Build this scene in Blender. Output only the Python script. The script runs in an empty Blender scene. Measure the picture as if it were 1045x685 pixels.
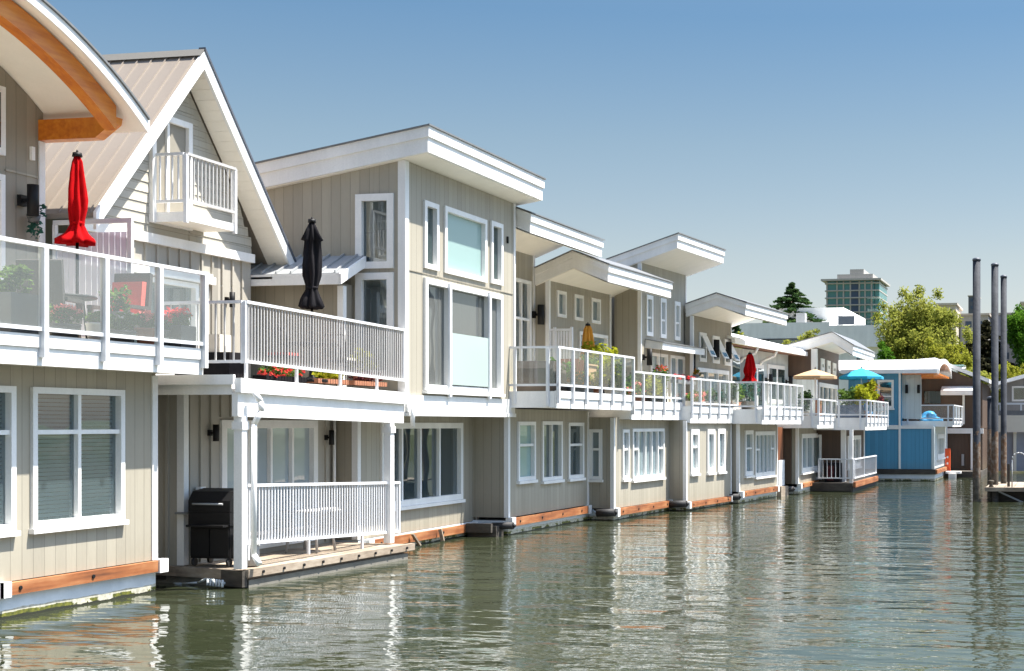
import bpy, math, random
from mathutils import Vector, Matrix
random.seed(7)
R = math.radians
scene = bpy.context.scene
col = scene.collection
BASE = {}          # object name -> world position of its thing's base

# ---------------------------------------------------------------- mesh helper
class MB:
    def __init__(s):
        s.v = []; s.f = []; s.sm = []
    def poly(s, pts, smooth=False):
        n = len(s.v); s.v += [tuple(p) for p in pts]
        s.f.append(tuple(range(n, n + len(pts)))); s.sm.append(smooth)
    def box(s, x0, x1, y0, y1, z0, z1):
        if x0 > x1: x0, x1 = x1, x0
        if y0 > y1: y0, y1 = y1, y0
        if z0 > z1: z0, z1 = z1, z0
        n = len(s.v)
        s.v += [(x0,y0,z0),(x1,y0,z0),(x1,y1,z0),(x0,y1,z0),(x0,y0,z1),(x1,y0,z1),(x1,y1,z1),(x0,y1,z1)]
        for q in ((0,3,2,1),(4,5,6,7),(0,1,5,4),(1,2,6,5),(2,3,7,6),(3,0,4,7)):
            s.f.append(tuple(n + i for i in q)); s.sm.append(False)
    def prism(s, pts, vec):
        pts = [Vector(p) for p in pts]; vec = Vector(vec); n = len(s.v); k = len(pts)
        nrm = Vector((0,0,0))
        for i in range(k): nrm += pts[i].cross(pts[(i+1) % k])
        if nrm.dot(vec) > 0: pts.reverse()
        s.v += [tuple(p) for p in pts] + [tuple(p + vec) for p in pts]
        s.f.append(tuple(range(n, n + k))); s.f.append(tuple(range(n + 2*k - 1, n + k - 1, -1)))
        s.sm += [False, False]
        for i in range(k):
            j = (i + 1) % k
            s.f.append((n + j, n + i, n + k + i, n + k + j)); s.sm.append(False)
    def bar(s, p, q, w, h=None):
        p = Vector(p); q = Vector(q); h = h or w; d = (q - p).normalized()
        up = Vector((0,0,1)) if abs(d.z) < .9 else Vector((0,1,0))
        a = d.cross(up).normalized() * w / 2; b = a.cross(d).normalized() * h / 2
        s.prism([p + a + b, p - a + b, p - a - b, p + a - b], q - p)
    def tube(s, p, q, r0, r1=None, n=10, cap=True):
        p = Vector(p); q = Vector(q); r1 = r0 if r1 is None else r1; d = (q - p).normalized()
        up = Vector((0,0,1)) if abs(d.z) < .9 else Vector((0,1,0))
        a = d.cross(up).normalized(); b = d.cross(a)
        m = len(s.v)
        for c, r in ((p, r0), (q, r1)):
            for i in range(n):
                t = 2*math.pi*i/n
                s.v.append(tuple(c + (a*math.cos(t) + b*math.sin(t))*r))
        for i in range(n):
            j = (i+1) % n
            s.f.append((m+i, m+j, m+n+j, m+n+i)); s.sm.append(True)
        if cap:
            s.f.append(tuple(range(m+n-1, m-1, -1))); s.f.append(tuple(range(m+n, m+2*n))); s.sm += [False, False]
    def path(s, pts, r, n=8):
        for a, b in zip(pts, pts[1:]): s.tube(a, b, r, r, n)
    def lathe(s, c, prof, n=16, wob=None):
        c = Vector(c); m = len(s.v)
        for k, (r, z) in enumerate(prof):
            for i in range(n):
                t = 2*math.pi*i/n
                rr = r * (wob(t, k) if wob else 1)
                s.v.append((c.x + rr*math.cos(t), c.y + rr*math.sin(t), c.z + z))
        for k in range(len(prof)-1):
            for i in range(n):
                j = (i+1) % n
                s.f.append((m+k*n+i, m+k*n+j, m+(k+1)*n+j, m+(k+1)*n+i)); s.sm.append(True)
        s.f.append(tuple(range(m+n-1, m-1, -1))); s.sm.append(False)
        e = m + (len(prof)-1)*n
        s.f.append(tuple(range(e, e+n))); s.sm.append(False)
    def panel(s, axis, pos, u0, u1, z0, z1, holes=(), t=.14):
        """wall with rectangular openings; axis 'X' looks towards +X, 'Y' looks towards -Y"""
        def P(u, z, d): return (pos + d, u, z) if axis == 'X' else (u, pos - d, z)
        us = sorted({u0, u1, *[h[0] for h in holes], *[h[1] for h in holes]})
        zs = sorted({z0, z1, *[h[2] for h in holes], *[h[3] for h in holes]})
        us = [u for u in us if u0 <= u <= u1]; zs = [z for z in zs if z0 <= z <= z1]
        def solid(i, j):
            if not (0 <= i < len(us)-1 and 0 <= j < len(zs)-1): return False
            u = (us[i]+us[i+1])/2; z = (zs[j]+zs[j+1])/2
            return not any(h[0] < u < h[1] and h[2] < z < h[3] for h in holes)
        for i in range(len(us)-1):
            for j in range(len(zs)-1):
                if not solid(i, j): continue
                a, b, c, d = us[i], us[i+1], zs[j], zs[j+1]
                for dd in (0, -t): s.poly([P(a,c,dd), P(b,c,dd), P(b,d,dd), P(a,d,dd)])
                if not solid(i-1, j): s.poly([P(a,c,0), P(a,d,0), P(a,d,-t), P(a,c,-t)])
                if not solid(i+1, j): s.poly([P(b,c,0), P(b,d,0), P(b,d,-t), P(b,c,-t)])
                if not solid(i, j-1): s.poly([P(a,c,0), P(b,c,0), P(b,c,-t), P(a,c,-t)])
                if not solid(i, j+1): s.poly([P(a,d,0), P(b,d,0), P(b,d,-t), P(a,d,-t)])
    def leaves(s, c, rad, n, size, flat=.6, shell=.35):
        """leaf-sized faces scattered through an ellipsoid"""
        c = Vector(c)
        for _ in range(n):
            while True:
                d = Vector((random.uniform(-1,1), random.uniform(-1,1), random.uniform(-1,1)))
                if .05 < d.length < 1: break
            d = d.normalized() * (shell + (1-shell)*random.random()) if random.random() < .7 else d
            p = c + Vector((d.x*rad[0], d.y*rad[1], d.z*rad[2]))
            a = Vector((random.uniform(-1,1), random.uniform(-1,1), random.uniform(-flat,flat))).normalized()
            b = a.cross(Vector((random.uniform(-1,1), random.uniform(-1,1), random.uniform(-1,1)))).normalized()
            w = size*random.uniform(.6,1.3)
            s.poly([p - a*w, p - b*w*.5, p + a*w, p + b*w*.5])
    def build(s, name, mat, parent=None, label=None, base=None):
        L = BASE[parent.name] if parent is not None else Vector(base or (0,0,0))
        me = bpy.data.meshes.new(name)
        me.from_pydata([(x-L[0], y-L[1], z-L[2]) for x, y, z in s.v], [], s.f)
        me.polygons.foreach_set('use_smooth', s.sm)
        me.materials.append(M[mat] if isinstance(mat, str) else mat)
        me.update()
        o = bpy.data.objects.new(name, me); col.objects.link(o)
        if parent is not None: o.parent = parent
        else: o.location = L
        BASE[o.name] = Vector(L)
        if label: o['label'] = label
        return o

def tag(o, label, cat, group=None, kind=None):
    if label: o['label'] = label
    if cat: o['category'] = cat
    if group: o['group'] = group
    if kind: o['kind'] = kind
    return o
def thing(name, label, cat, loc, group=None):
    o = bpy.data.objects.new(name, None); o.empty_display_size = .3
    col.objects.link(o); o.location = loc; BASE[o.name] = Vector(loc)
    return tag(o, label, cat, group)
def box(name, mat, parent, *b, label=None):
    m = MB(); m.box(*b); return m.build(name, mat, parent, label)
def dup(root, loc, label, group=None):
    c = root.copy(); col.objects.link(c); c.location = loc; c['label'] = label; BASE[c.name] = Vector(loc)
    if group: c['group'] = group
    for ch in list(root.children):
        k = ch.copy(); col.objects.link(k); k.parent = c
        for g in list(ch.children):
            q = g.copy(); col.objects.link(q); q.parent = k
    return c

# ---------------------------------------------------------------- materials
M = {}
def newmat(name):
    m = bpy.data.materials.new(name); m.use_nodes = True
    nt = m.node_tree; nt.nodes.clear()
    out = nt.nodes.new('ShaderNodeOutputMaterial')
    M[name] = m
    return m, nt, out
class NT:
    def __init__(s, nt): s.nt = nt
    def n(s, typ, **kw):
        x = s.nt.nodes.new(typ)
        for k, v in kw.items():
            if k.startswith('i_'): x.inputs[k[2:].replace('_', ' ')].default_value = v
            else: setattr(x, k, v)
        return x
    def l(s, a, b): s.nt.links.new(a, b)
    def math(s, op, a, b=None):
        x = s.n('ShaderNodeMath', operation=op)
        for i, v in enumerate((a, b)):
            if v is None: continue
            if isinstance(v, (int, float)): x.inputs[i].default_value = v
            else: s.l(v, x.inputs[i])
        return x.outputs[0]
    def coord(s, scale=(1,1,1)):
        t = s.n('ShaderNodeTexCoord'); mp = s.n('ShaderNodeMapping'); mp.inputs['Scale'].default_value = scale
        s.l(t.outputs['Object'], mp.inputs['Vector']); return mp.outputs['Vector']
    def noise(s, vec, scale, detail=4, rough=.55):
        x = s.n('ShaderNodeTexNoise'); x.inputs['Scale'].default_value = scale
        x.inputs['Detail'].default_value = detail; x.inputs['Roughness'].default_value = rough
        s.l(vec, x.inputs['Vector']); return x.outputs['Fac']
    def ramp(s, fac, stops):
        x = s.n('ShaderNodeValToRGB'); e = x.color_ramp.elements
        while len(e) < len(stops): e.new(.5)
        for k, (p, c) in enumerate(stops):
            e[k].position = p; e[k].color = (*c, 1) if len(c) == 3 else c
        s.l(fac, x.inputs['Fac']); return x.outputs['Color']
    def mix(s, fac, a, b, mode='MIX'):
        x = s.n('ShaderNodeMix', data_type='RGBA', blend_type=mode)
        for sock, v in ((0, fac), (6, a), (7, b)):
            if isinstance(v, (int, float)): x.inputs[sock].default_value = v
            elif isinstance(v, tuple): x.inputs[sock].default_value = (*v, 1)
            else: s.l(v, x.inputs[sock])
        return x.outputs[2]
    def bump(s, h, strength=.3, dist=.01):
        x = s.n('ShaderNodeBump'); x.inputs['Strength'].default_value = strength; x.inputs['Distance'].default_value = dist
        s.l(h, x.inputs['Height']); return x.outputs['Normal']
def mul(c, k): return tuple(min(1, v*k) for v in c)
def plain(name, c, rough=.6, var=.12, scale=3., bump=.15, metal=0., streak=False, spec=.5, coat=0.):
    """a painted or natural surface with soft uneven tone, fine grain and faint dirt"""
    m, nt, out = newmat(name); g = NT(nt)
    p = g.n('ShaderNodeBsdfPrincipled')
    p.inputs['Roughness'].default_value = rough; p.inputs['Metallic'].default_value = metal
    p.inputs['Specular IOR Level'].default_value = spec; p.inputs['Coat Weight'].default_value = coat
    v = g.coord((1,1,.25) if streak else (1,1,1))
    a = g.noise(v, scale, 5, .6); b = g.noise(g.coord(), scale*14, 3, .6)
    f = g.math('ADD', g.math('MULTIPLY', a, .7), g.math('MULTIPLY', b, .3))
    cc = g.ramp(f, [(.3, mul(c, 1-var)), (.72, mul(c, 1+var))])
    g.l(cc, p.inputs['Base Color'])
    if bump: g.l(g.bump(b, bump, .004), p.inputs['Normal'])
    g.l(p.outputs[0], out.inputs[0]); return m
def siding(name, c, pitch=.2, axis='V', rough=.62):
    """painted boards: vertical grooves ('V') or overlapping horizontal laps ('H')"""
    m, nt, out = newmat(name); g = NT(nt)
    p = g.n('ShaderNodeBsdfPrincipled'); p.inputs['Roughness'].default_value = rough
    co = g.coord(); sep = g.n('ShaderNodeSeparateXYZ'); g.l(co, sep.inputs[0])
    s = g.math('ADD', sep.outputs[0], sep.outputs[1]) if axis == 'V' else sep.outputs[2]
    s = g.math('DIVIDE', s, pitch)
    fr = g.math('FRACT', s); fl = g.math('FLOOR', s)
    wn = g.n('ShaderNodeTexWhiteNoise', noise_dimensions='1D'); g.l(fl, wn.inputs['W'])
    big = g.noise(g.coord((1,1,.3)), 1.6, 5, .65); fine = g.noise(g.coord((6,6,1)), 9, 3)
    tone = g.math('ADD', g.math('ADD', g.math('MULTIPLY', wn.outputs[0], .30), g.math('MULTIPLY', big, .47)), g.math('MULTIPLY', fine, .23))
    cc = g.ramp(tone, [(.25, mul(c, .87)), (.75, mul(c, 1.1))])
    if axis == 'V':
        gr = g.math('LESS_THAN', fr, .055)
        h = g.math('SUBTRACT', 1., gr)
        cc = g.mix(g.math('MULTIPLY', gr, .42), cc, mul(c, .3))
        nb = g.bump(h, .8, .012)
    else:
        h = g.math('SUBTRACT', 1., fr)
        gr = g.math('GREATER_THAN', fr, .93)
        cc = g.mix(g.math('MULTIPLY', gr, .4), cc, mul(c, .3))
        nb = g.bump(h, 1., .02)
    geo = g.n('ShaderNodeNewGeometry'); sp = g.n('ShaderNodeSeparateXYZ'); g.l(geo.outputs['Position'], sp.inputs[0])
    lo = g.n('ShaderNodeMapRange'); lo.inputs[1].default_value = .95; lo.inputs[2].default_value = .3; g.l(sp.outputs[2], lo.inputs[0])
    st = g.noise(g.coord((5,5,.5)), 2.2, 5, .7)                      # splash stains creeping up from the float
    cc = g.mix(g.math('MULTIPLY', g.math('MULTIPLY', lo.outputs[0], st), .55), cc, (.16,.14,.085))
    run = g.ramp(g.noise(g.coord((7,7,.22)), 2.0, 4, .6), [(.56, (0,0,0)), (.74, (1,1,1))])
    cc = g.mix(g.math('MULTIPLY', run, .2), cc, mul(c, .45))
    g.l(cc, p.inputs['Base Color']); g.l(nb, p.inputs['Normal'])
    g.l(p.outputs[0], out.inputs[0]); return m
def wood(name, c1, c2, c3, along=(1,.12,1), scale=9, rough=.5, coat=0.):
    m, nt, out = newmat(name); g = NT(nt)
    p = g.n('ShaderNodeBsdfPrincipled'); p.inputs['Roughness'].default_value = rough; p.inputs['Coat Weight'].default_value = coat
    a = g.noise(g.coord(along), scale, 6, .65); b = g.noise(g.coord(), 1.1, 4)
    f = g.math('ADD', g.math('MULTIPLY', a, .6), g.math('MULTIPLY', b, .4))
    g.l(g.ramp(f, [(.33, c1), (.5, c2), (.66, c3)]), p.inputs['Base Color'])
    g.l(g.bump(a, .3, .006), p.inputs['Normal']); g.l(p.outputs[0], out.inputs[0]); return m
def glassy(name, tint, keep, body=(.05,.06,.06), rough=.02, boost=1.5):
    """see-through pane: keep = share of light let through, the rest is the body colour, plus a mirror film"""
    m, nt, out = newmat(name); g = NT(nt)
    tr = g.n('ShaderNodeBsdfTransparent'); tr.inputs[0].default_value = (*tint, 1)
    df = g.n('ShaderNodeBsdfDiffuse'); df.inputs[0].default_value = (*body, 1)
    gl = g.n('ShaderNodeBsdfGlossy'); gl.inputs['Roughness'].default_value = rough; gl.inputs[0].default_value = (.95,1,1,1)
    m1 = g.n('ShaderNodeMixShader'); m1.inputs[0].default_value = keep
    g.l(df.outputs[0], m1.inputs[1]); g.l(tr.outputs[0], m1.inputs[2])
    fr = g.n('ShaderNodeFresnel'); fr.inputs['IOR'].default_value = boost
    nz = g.noise(g.coord(), .9, 1); g.l(g.bump(nz, .10, .06), gl.inputs['Normal'])
    m2 = g.n('ShaderNodeMixShader'); g.l(fr.outputs[0], m2.inputs[0]); g.l(m1.outputs[0], m2.inputs[1]); g.l(gl.outputs[0], m2.inputs[2])
    g.l(m2.outputs[0], out.inputs[0]); return m
def foliage(name, c_dark, c_mid, c_light, scale=.8, trans=.35):
    m, nt, out = newmat(name); g = NT(nt)
    geo = g.n('ShaderNodeTexCoord')
    a = g.noise(geo.outputs['Object'], scale, 3); b = g.noise(geo.outputs['Object'], scale*9, 2)
    f = g.math('ADD', g.math('MULTIPLY', a, .55), g.math('MULTIPLY', b, .45))
    c = g.ramp(f, [(.36, c_dark), (.5, c_mid), (.64, c_light)])
    d = g.n('ShaderNodeBsdfDiffuse'); t = g.n('ShaderNodeBsdfTranslucent'); mx = g.n('ShaderNodeMixShader'); mx.inputs[0].default_value = trans
    g.l(c, d.inputs[0]); g.l(c, t.inputs[0]); g.l(d.outputs[0], mx.inputs[1]); g.l(t.outputs[0], mx.inputs[2])
    g.l(mx.outputs[0], out.inputs[0]); return m

TAUPE = (.352,.322,.258)
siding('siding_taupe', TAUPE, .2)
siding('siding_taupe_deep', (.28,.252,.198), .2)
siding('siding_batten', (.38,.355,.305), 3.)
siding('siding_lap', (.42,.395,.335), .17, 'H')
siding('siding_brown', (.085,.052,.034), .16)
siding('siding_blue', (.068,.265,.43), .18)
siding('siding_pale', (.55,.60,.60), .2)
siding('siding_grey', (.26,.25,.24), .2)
plain('white_paint', (.77,.765,.745), .5, .12, 2.2, .08, streak=True)
plain('white_rail', (.66,.67,.69), .4, .08, 4, 0)
plain('grey_rail', (.43,.42,.41), .45, .06, 4, 0)
plain('soffit_white', (.86,.82,.74), .6, .05, 2, .05)  # cream tint stands in for light bounced off the water
plain('cream_panel', (.70,.64,.54), .6, .06, 2, .08)
plain('dark_cap', (.15,.155,.16), .5, .15, 5, .1)
plain('inner_wall', (.24,.22,.18), .8, .06, 2, 0)
plain('metal_roof', (.245,.208,.172), .42, .06, 1.4, .03, streak=True)
plain('ridge_paint', (.17,.16,.14), .45, .08, 2, .03)
plain('metal_grey', (.30,.31,.315), .4, .08, 2, .03)
plain('white_roof', (.80,.79,.77), .5, .04, 1.5, .03)
plain('curtain', (.72,.70,.65), .9, .08, 5, .2)
plain('blind', (.78,.80,.77), .6, .06, 5, 0)
plain('black_metal', (.008,.008,.009), .55, .2, 8, .1, spec=.25)
plain('black_cloth', (.014,.013,.015), .95, .25, 9, .3, spec=.12)
plain('red_cloth', (.36,.003,.005), .95, .22, 7, .25, spec=.08)
plain('orange_cloth', (.62,.27,.025), .8, .15, 7, .25)
plain('tan_cloth', (.40,.27,.15), .85, .08, 4, .15)
plain('teal_cloth', (.008,.26,.42), .85, .08, 4, .15)
plain('cover_cloth', (.075,.062,.052), .8, .2, 5, .4)
plain('wicker', (.035,.028,.025), .7, .3, 30, .8)
plain('red_cushion', (.55,.07,.05), .85, .15, 6, .2)
plain('grey_pot', (.10,.105,.11), .55, .12, 5, .1)
plain('clay_pot', (.38,.16,.09), .75, .15, 6, .2)
plain('white_pot', (.70,.69,.66), .5, .06, 5, .05)
plain('deck_floor', (.30,.26,.21), .7, .15, 3, .2)
plain('tarp_blue', (.03,.28,.60), .45, .18, 4, .5)
plain('orange_plastic', (.72,.09,.02), .45, .08, 4, 0)
plain('float_concrete', (.17,.16,.135), .9, .3, 4, .5)
plain('concrete', (.34,.33,.31), .85, .18, 3, .3)
plain('tan_concrete', (.45,.40,.34), .85, .1, .2, .1)
plain('dark_rubber', (.02,.02,.022), .7, .25, 7, .2)
plain('navy_paint', (.035,.06,.11), .6, .15, 1.5, .1)
plain('lilac_paint', (.27,.28,.33), .6, .1, 1.5, .1)
plain('rope', (.42,.46,.47), .9, .2, 20, .5)
plain('slate_steel', (.07,.08,.10), .55, .18, 2, .25)
wood('timber_orange', (.40,.085,.006), (.58,.17,.012), (.68,.26,.028), (1,.1,1), 10, .38, .25)
wood('rub_wood', (.07,.025,.013), (.26,.088,.028), (.44,.21,.09), (1,.11,1.8), 5, .6)
wood('dock_wood', (.14,.105,.075), (.27,.215,.16), (.38,.32,.25), (.3,.25,1), 12, .85)
wood('dock_dark', (.022,.018,.014), (.05,.042,.034), (.085,.075,.06), (.3,.3,1.5), 9, .8)
wood('bark', (.05,.038,.03), (.10,.08,.062), (.15,.125,.10), (3,3,.3), 4, .9)
wood('door_brown', (.09,.03,.012), (.16,.055,.022), (.21,.08,.035), (1,1,.1), 8, .5)
glassy('window_glass', (.74,.84,.86), .78, (.15,.22,.25), .012, 2.2)  # bluish reflection painted into the body colour
glassy('tint_glass', (.36,.48,.49), .75, (.10,.17,.17), .012, 2.2)
glassy('shade_glass', (.7,.8,.78), .2, (.33,.48,.46), .012, 1.9)
glassy('pale_glass', (.72,.80,.80), .45, (.34,.43,.46), .012, 2.1)
glassy('door_glass', (.72,.80,.82), .3, (.44,.53,.58), .012, 2.1)  # body colour stands in for a pale blue reflection
glassy('grey_glass', (.55,.56,.54), .5, (.22,.23,.22), .012, 2.0)
glassy('tint_teal', (.3,.5,.5), .1, (.035,.20,.20), .03, 1.6)
glassy('balcony_glass', (.95,.985,.975), .89, (.80,.86,.84), .03, 1.5)
glassy('clear_glass', (.97,.99,.985), .965, (.66,.76,.76), .02, 1.75)
glassy('frosted_glass', (.75,.85,.82), .35, (.55,.66,.62), .2, 1.4)
glassy('lilac_screen', (.90,.86,.94), .30, (.80,.76,.83), .3, 1.3)
foliage('leaf_spring', (.15,.18,.03), (.27,.29,.055), (.39,.39,.095), .5, .48)
foliage('leaf_green', (.03,.085,.012), (.07,.17,.018), (.14,.26,.03), .5)
foliage('leaf_yellow', (.15,.17,.02), (.26,.275,.035), (.38,.365,.06), .8, .45)
foliage('leaf_dark', (.012,.028,.010), (.028,.05,.018), (.05,.075,.025), .7, .15)
foliage('leaf_conifer', (.018,.042,.016), (.038,.075,.026), (.075,.115,.035), .7, .2)
foliage('leaf_brownish', (.020,.022,.014), (.042,.042,.024), (.07,.065,.035), .6, .15)
foliage('leaf_plant', (.03,.07,.015), (.08,.14,.03), (.16,.22,.05), 6)
foliage('leaf_lime', (.14,.17,.01), (.26,.28,.02), (.40,.38,.04), 6, .45)
foliage('leaf_teal', (.02,.07,.05), (.04,.12,.09), (.08,.18,.13), 6)
foliage('petal_red', (.55,.02,.02), (.75,.05,.05), (.85,.15,.13), 6)
foliage('petal_pink', (.70,.14,.14), (.80,.25,.24), (.85,.40,.36), 6)
foliage('petal_orange', (.60,.18,.02), (.75,.30,.04), (.80,.42,.08), 6)
foliage('leaf_purple', (.05,.015,.02), (.10,.03,.04), (.16,.07,.05), 6)

def float_paint():
    m, nt, out = newmat('float_paint'); g = NT(nt)
    p = g.n('ShaderNodeBsdfPrincipled'); p.inputs['Roughness'].default_value = .6
    geo = g.n('ShaderNodeNewGeometry'); sep = g.n('ShaderNodeSeparateXYZ'); g.l(geo.outputs['Position'], sep.inputs[0])
    n1 = g.noise(geo.outputs['Position'], 2.2, 5, .7); n2 = g.noise(geo.outputs['Position'], 14, 3)
    base = g.ramp(n1, [(.3, (.50,.55,.59)), (.7, (.68,.72,.75))])
    line = g.math('ADD', sep.outputs[2], g.math('MULTIPLY', g.math('SUBTRACT', n1, .5), -.10))
    scum = g.math('LESS_THAN', line, .12)
    c = g.mix(g.math('MULTIPLY', scum, .75), base, g.ramp(n2, [(.35, (.24,.21,.11)), (.65, (.50,.46,.33))]))
    weed = g.math('MULTIPLY', g.math('LESS_THAN', line, .078), g.math('GREATER_THAN', n1, .50))
    c = g.mix(weed, c, g.ramp(n2, [(.35, (.05,.06,.008)), (.65, (.15,.15,.02))]))
    wet = g.math('LESS_THAN', line, .03)
    c = g.mix(wet, c, (.02,.022,.012))
    g.l(c, p.inputs['Base Color']); g.l(g.bump(n2, .3, .01), p.inputs['Normal']); g.l(p.outputs[0], out.inputs[0])
float_paint()
def pile_mat():
    m, nt, out = newmat('pile_steel'); g = NT(nt)
    p = g.n('ShaderNodeBsdfPrincipled'); p.inputs['Roughness'].default_value = .75; p.inputs['Specular IOR Level'].default_value = .2
    geo = g.n('ShaderNodeNewGeometry'); sep = g.n('ShaderNodeSeparateXYZ'); g.l(geo.outputs['Position'], sep.inputs[0])
    n1 = g.noise(geo.outputs['Position'], 1.6, 5, .7); n2 = g.noise(geo.outputs['Position'], 9, 4)
    steel = g.ramp(n1, [(.3, (.022,.025,.031)), (.7, (.055,.060,.072))])
    z = g.math('ADD', sep.outputs[2], g.math('MULTIPLY', g.math('SUBTRACT', n1, .5), 1.6))
    c = g.mix(g.math('LESS_THAN', z, 2.1), steel, g.ramp(n2, [(.35, (.10,.055,.03)), (.5, (.11,.075,.052)), (.66, (.17,.145,.12))]))
    c = g.mix(g.math('LESS_THAN', z, .75), c, g.ramp(n2, [(.35, (.05,.042,.03)), (.65, (.11,.095,.075))]))
    g.l(c, p.inputs['Base Color']); g.l(g.bump(n2, .5, .02), p.inputs['Normal']); g.l(p.outputs[0], out.inputs[0])
pile_mat()
def water_mat():
    m, nt, out = newmat('harbour_water'); g = NT(nt)
    p = g.n('ShaderNodeBsdfPrincipled'); p.inputs['Roughness'].default_value = .035; p.inputs['IOR'].default_value = 1.42
    p.inputs['Specular IOR Level'].default_value = .9
    n0 = g.noise(g.coord((1,1,1)), .12, 3)
    g.l(g.ramp(n0, [(.3, (.022,.027,.013)), (.7, (.037,.043,.023))]), p.inputs['Base Color'])
    rot = g.n('ShaderNodeMapping'); tc = g.n('ShaderNodeTexCoord'); g.l(tc.outputs['Object'], rot.inputs[0])
    rot.inputs['Rotation'].default_value = (0,0,R(24)); rot.inputs['Scale'].default_value = (.55,1.25,1)
    a = g.noise(rot.outputs[0], .85, 3, .5)
    r2 = g.n('ShaderNodeMapping'); g.l(tc.outputs['Object'], r2.inputs[0]); r2.inputs['Rotation'].default_value = (0,0,R(-18)); r2.inputs['Scale'].default_value = (.6,1.1,1)
    b = g.noise(r2.outputs[0], 2.6, 3, .55); c = g.noise(rot.outputs[0], 7.5, 2, .5)
    gust = g.noise(tc.outputs['Object'], .09, 2); gk = g.math('MAXIMUM', .1, g.math('MULTIPLY', g.math('SUBTRACT', gust, .28), 4.2))
    h = g.math('ADD', g.math('MULTIPLY', a, .062), g.math('MULTIPLY', gk, g.math('ADD', g.math('MULTIPLY', b, .0155), g.math('MULTIPLY', c, .0016))))
    g.l(g.bump(h, 1., 1.), p.inputs['Normal']); g.l(p.outputs[0], out.inputs[0])
water_mat()
def ground_mat():
    m, nt, out = newmat('bank_ground'); g = NT(nt)
    p = g.n('ShaderNodeBsdfPrincipled'); p.inputs['Roughness'].default_value = .95
    a = g.noise(g.coord(), .08, 6, .65); b = g.noise(g.coord(), 1.5, 4)
    f = g.math('ADD', g.math('MULTIPLY', a, .6), g.math('MULTIPLY', b, .4))
    g.l(g.ramp(f, [(.35, (.05,.07,.02)), (.5, (.10,.11,.05)), (.65, (.20,.18,.13))]), p.inputs['Base Color'])
    g.l(g.bump(b, .5, .1), p.inputs['Normal']); g.l(p.outputs[0], out.inputs[0])
ground_mat()

# ---------------------------------------------------------------- the setting
m = MB(); N = 1
m.poly([(-900,-60,0),(900,-60,0),(900,1500,0),(-900,1500,0)])
tag(m.build('water', 'harbour_water'), 'green rippled harbour water in front of the float homes', None, kind='structure')
m = MB()
prof = [(-40,-60),(-40,74),(-24,84),(-12,94),(0,97),(30,98),(120,96),(900,90),(900,1500),(-900,1500),(-900,-60)]
top = [(x, y, 1.6) for x, y in prof]
m.poly(top)
for i in range(len(prof)-1):
    (x0,y0),(x1,y1) = prof[i], prof[i+1]
    if i > 6: break
    d = Vector((y1-y0, -(x1-x0))).normalized()*2.2
    m.poly([(x0,y0,1.6),(x1,y1,1.6),(x1+d.x,y1+d.y,-.4),(x0+d.x,y0+d.y,-.4)])
tag(m.build('ground', 'bank_ground'), 'grassy bank rising from the water behind the float homes', None, kind='structure')

# ---------------------------------------------------------------- house parts
def window(par, axis, pos, u0, u1, z0, z1, cols=(), rows=(), fw=.085, proud=.045, sill=True, glass='window_glass',
           cover=None, name='window', label=None, part_rows=None):
    """frame + one mesh of panes + sill (+ curtain or blind behind) in an opening of the wall"""
    def B(mb, a, b, c, d, d0, d1):
        if axis == 'X': mb.box(pos+d0, pos+d1, a, b, c, d)
        else: mb.box(a, b, pos-d1, pos-d0, c, d)
    f = MB()
    B(f, u0, u0+fw, z0, z1, -.10, proud); B(f, u1-fw, u1, z0, z1, -.10, proud)
    B(f, u0+fw, u1-fw, z1-fw, z1, -.10, proud); B(f, u0+fw, u1-fw, z0, z0+fw, -.10, proud)
    for c in cols:
        u = u0 + (u1-u0)*c; B(f, u-.03, u+.03, z0+fw, z1-fw, -.09, proud-.025)
    us = [u0+fw] + [u0+(u1-u0)*c for c in cols] + [u1-fw]
    for r in rows:
        r, which = (r if isinstance(r, tuple) else (r, None))
        z = z0 + (z1-z0)*r
        for k in range(len(us)-1):
            if which is not None and k not in which: continue
            B(f, us[k]+(.03 if k else 0), us[k+1]-(.03 if k < len(us)-2 else 0), z-.03, z+.03, -.088, proud-.027)
    w = f.build(name, 'white_paint', par, label)
    p = MB()
    q = pos-.05
    if axis == 'X': p.poly([(q,u0+fw*.6,z0+fw*.6),(q,u1-fw*.6,z0+fw*.6),(q,u1-fw*.6,z1-fw*.6),(q,u0+fw*.6,z1-fw*.6)])
    else: p.poly([(u0+fw*.6,pos+.05,z0+fw*.6),(u1-fw*.6,pos+.05,z0+fw*.6),(u1-fw*.6,pos+.05,z1-fw*.6),(u0+fw*.6,pos+.05,z1-fw*.6)])
    p.build('pane', glass, w)
    if sill:
        s = MB(); B(s, u0-.03, u1+.03, z0-.07, z0-.004, -.02, proud+.04); s.build('sill', 'white_paint', w)
    if cover == 'blind':
        s = MB(); k = int((z1-z0-2*fw)/.055)
        for i in range(k):
            z = z1 - fw - .03 - i*.055
            if axis == 'X': s.prism([(pos-.115,u0+.05,z-.022),(pos-.119,u0+.05,z-.022),(pos-.135,u0+.05,z+.02),(pos-.131,u0+.05,z+.02)], (0,u1-u0-.1,0))
        s.build('blind', 'blind', w)
    elif cover and cover[0] == 'curtain':
        s = MB()
        for a, b in cover[1:]:
            ua = u0+(u1-u0)*a; ub = u0+(u1-u0)*b; n = max(4, int((ub-ua)/.05)); pr = None
            for i in range(n+1):
                u = ua+(ub-ua)*i/n; d = -.2+.03*math.sin(i*2.1)
                cur = [(pos+d,u,z0+.02),(pos+d,u,z1-.05)] if axis == 'X' else [(u,pos-d,z0+.02),(u,pos-d,z1-.05)]
                if pr: s.poly([pr[0],cur[0],cur[1],pr[1]], True)
                pr = cur
        s.build('curtain', 'curtain', w)
    return w
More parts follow.
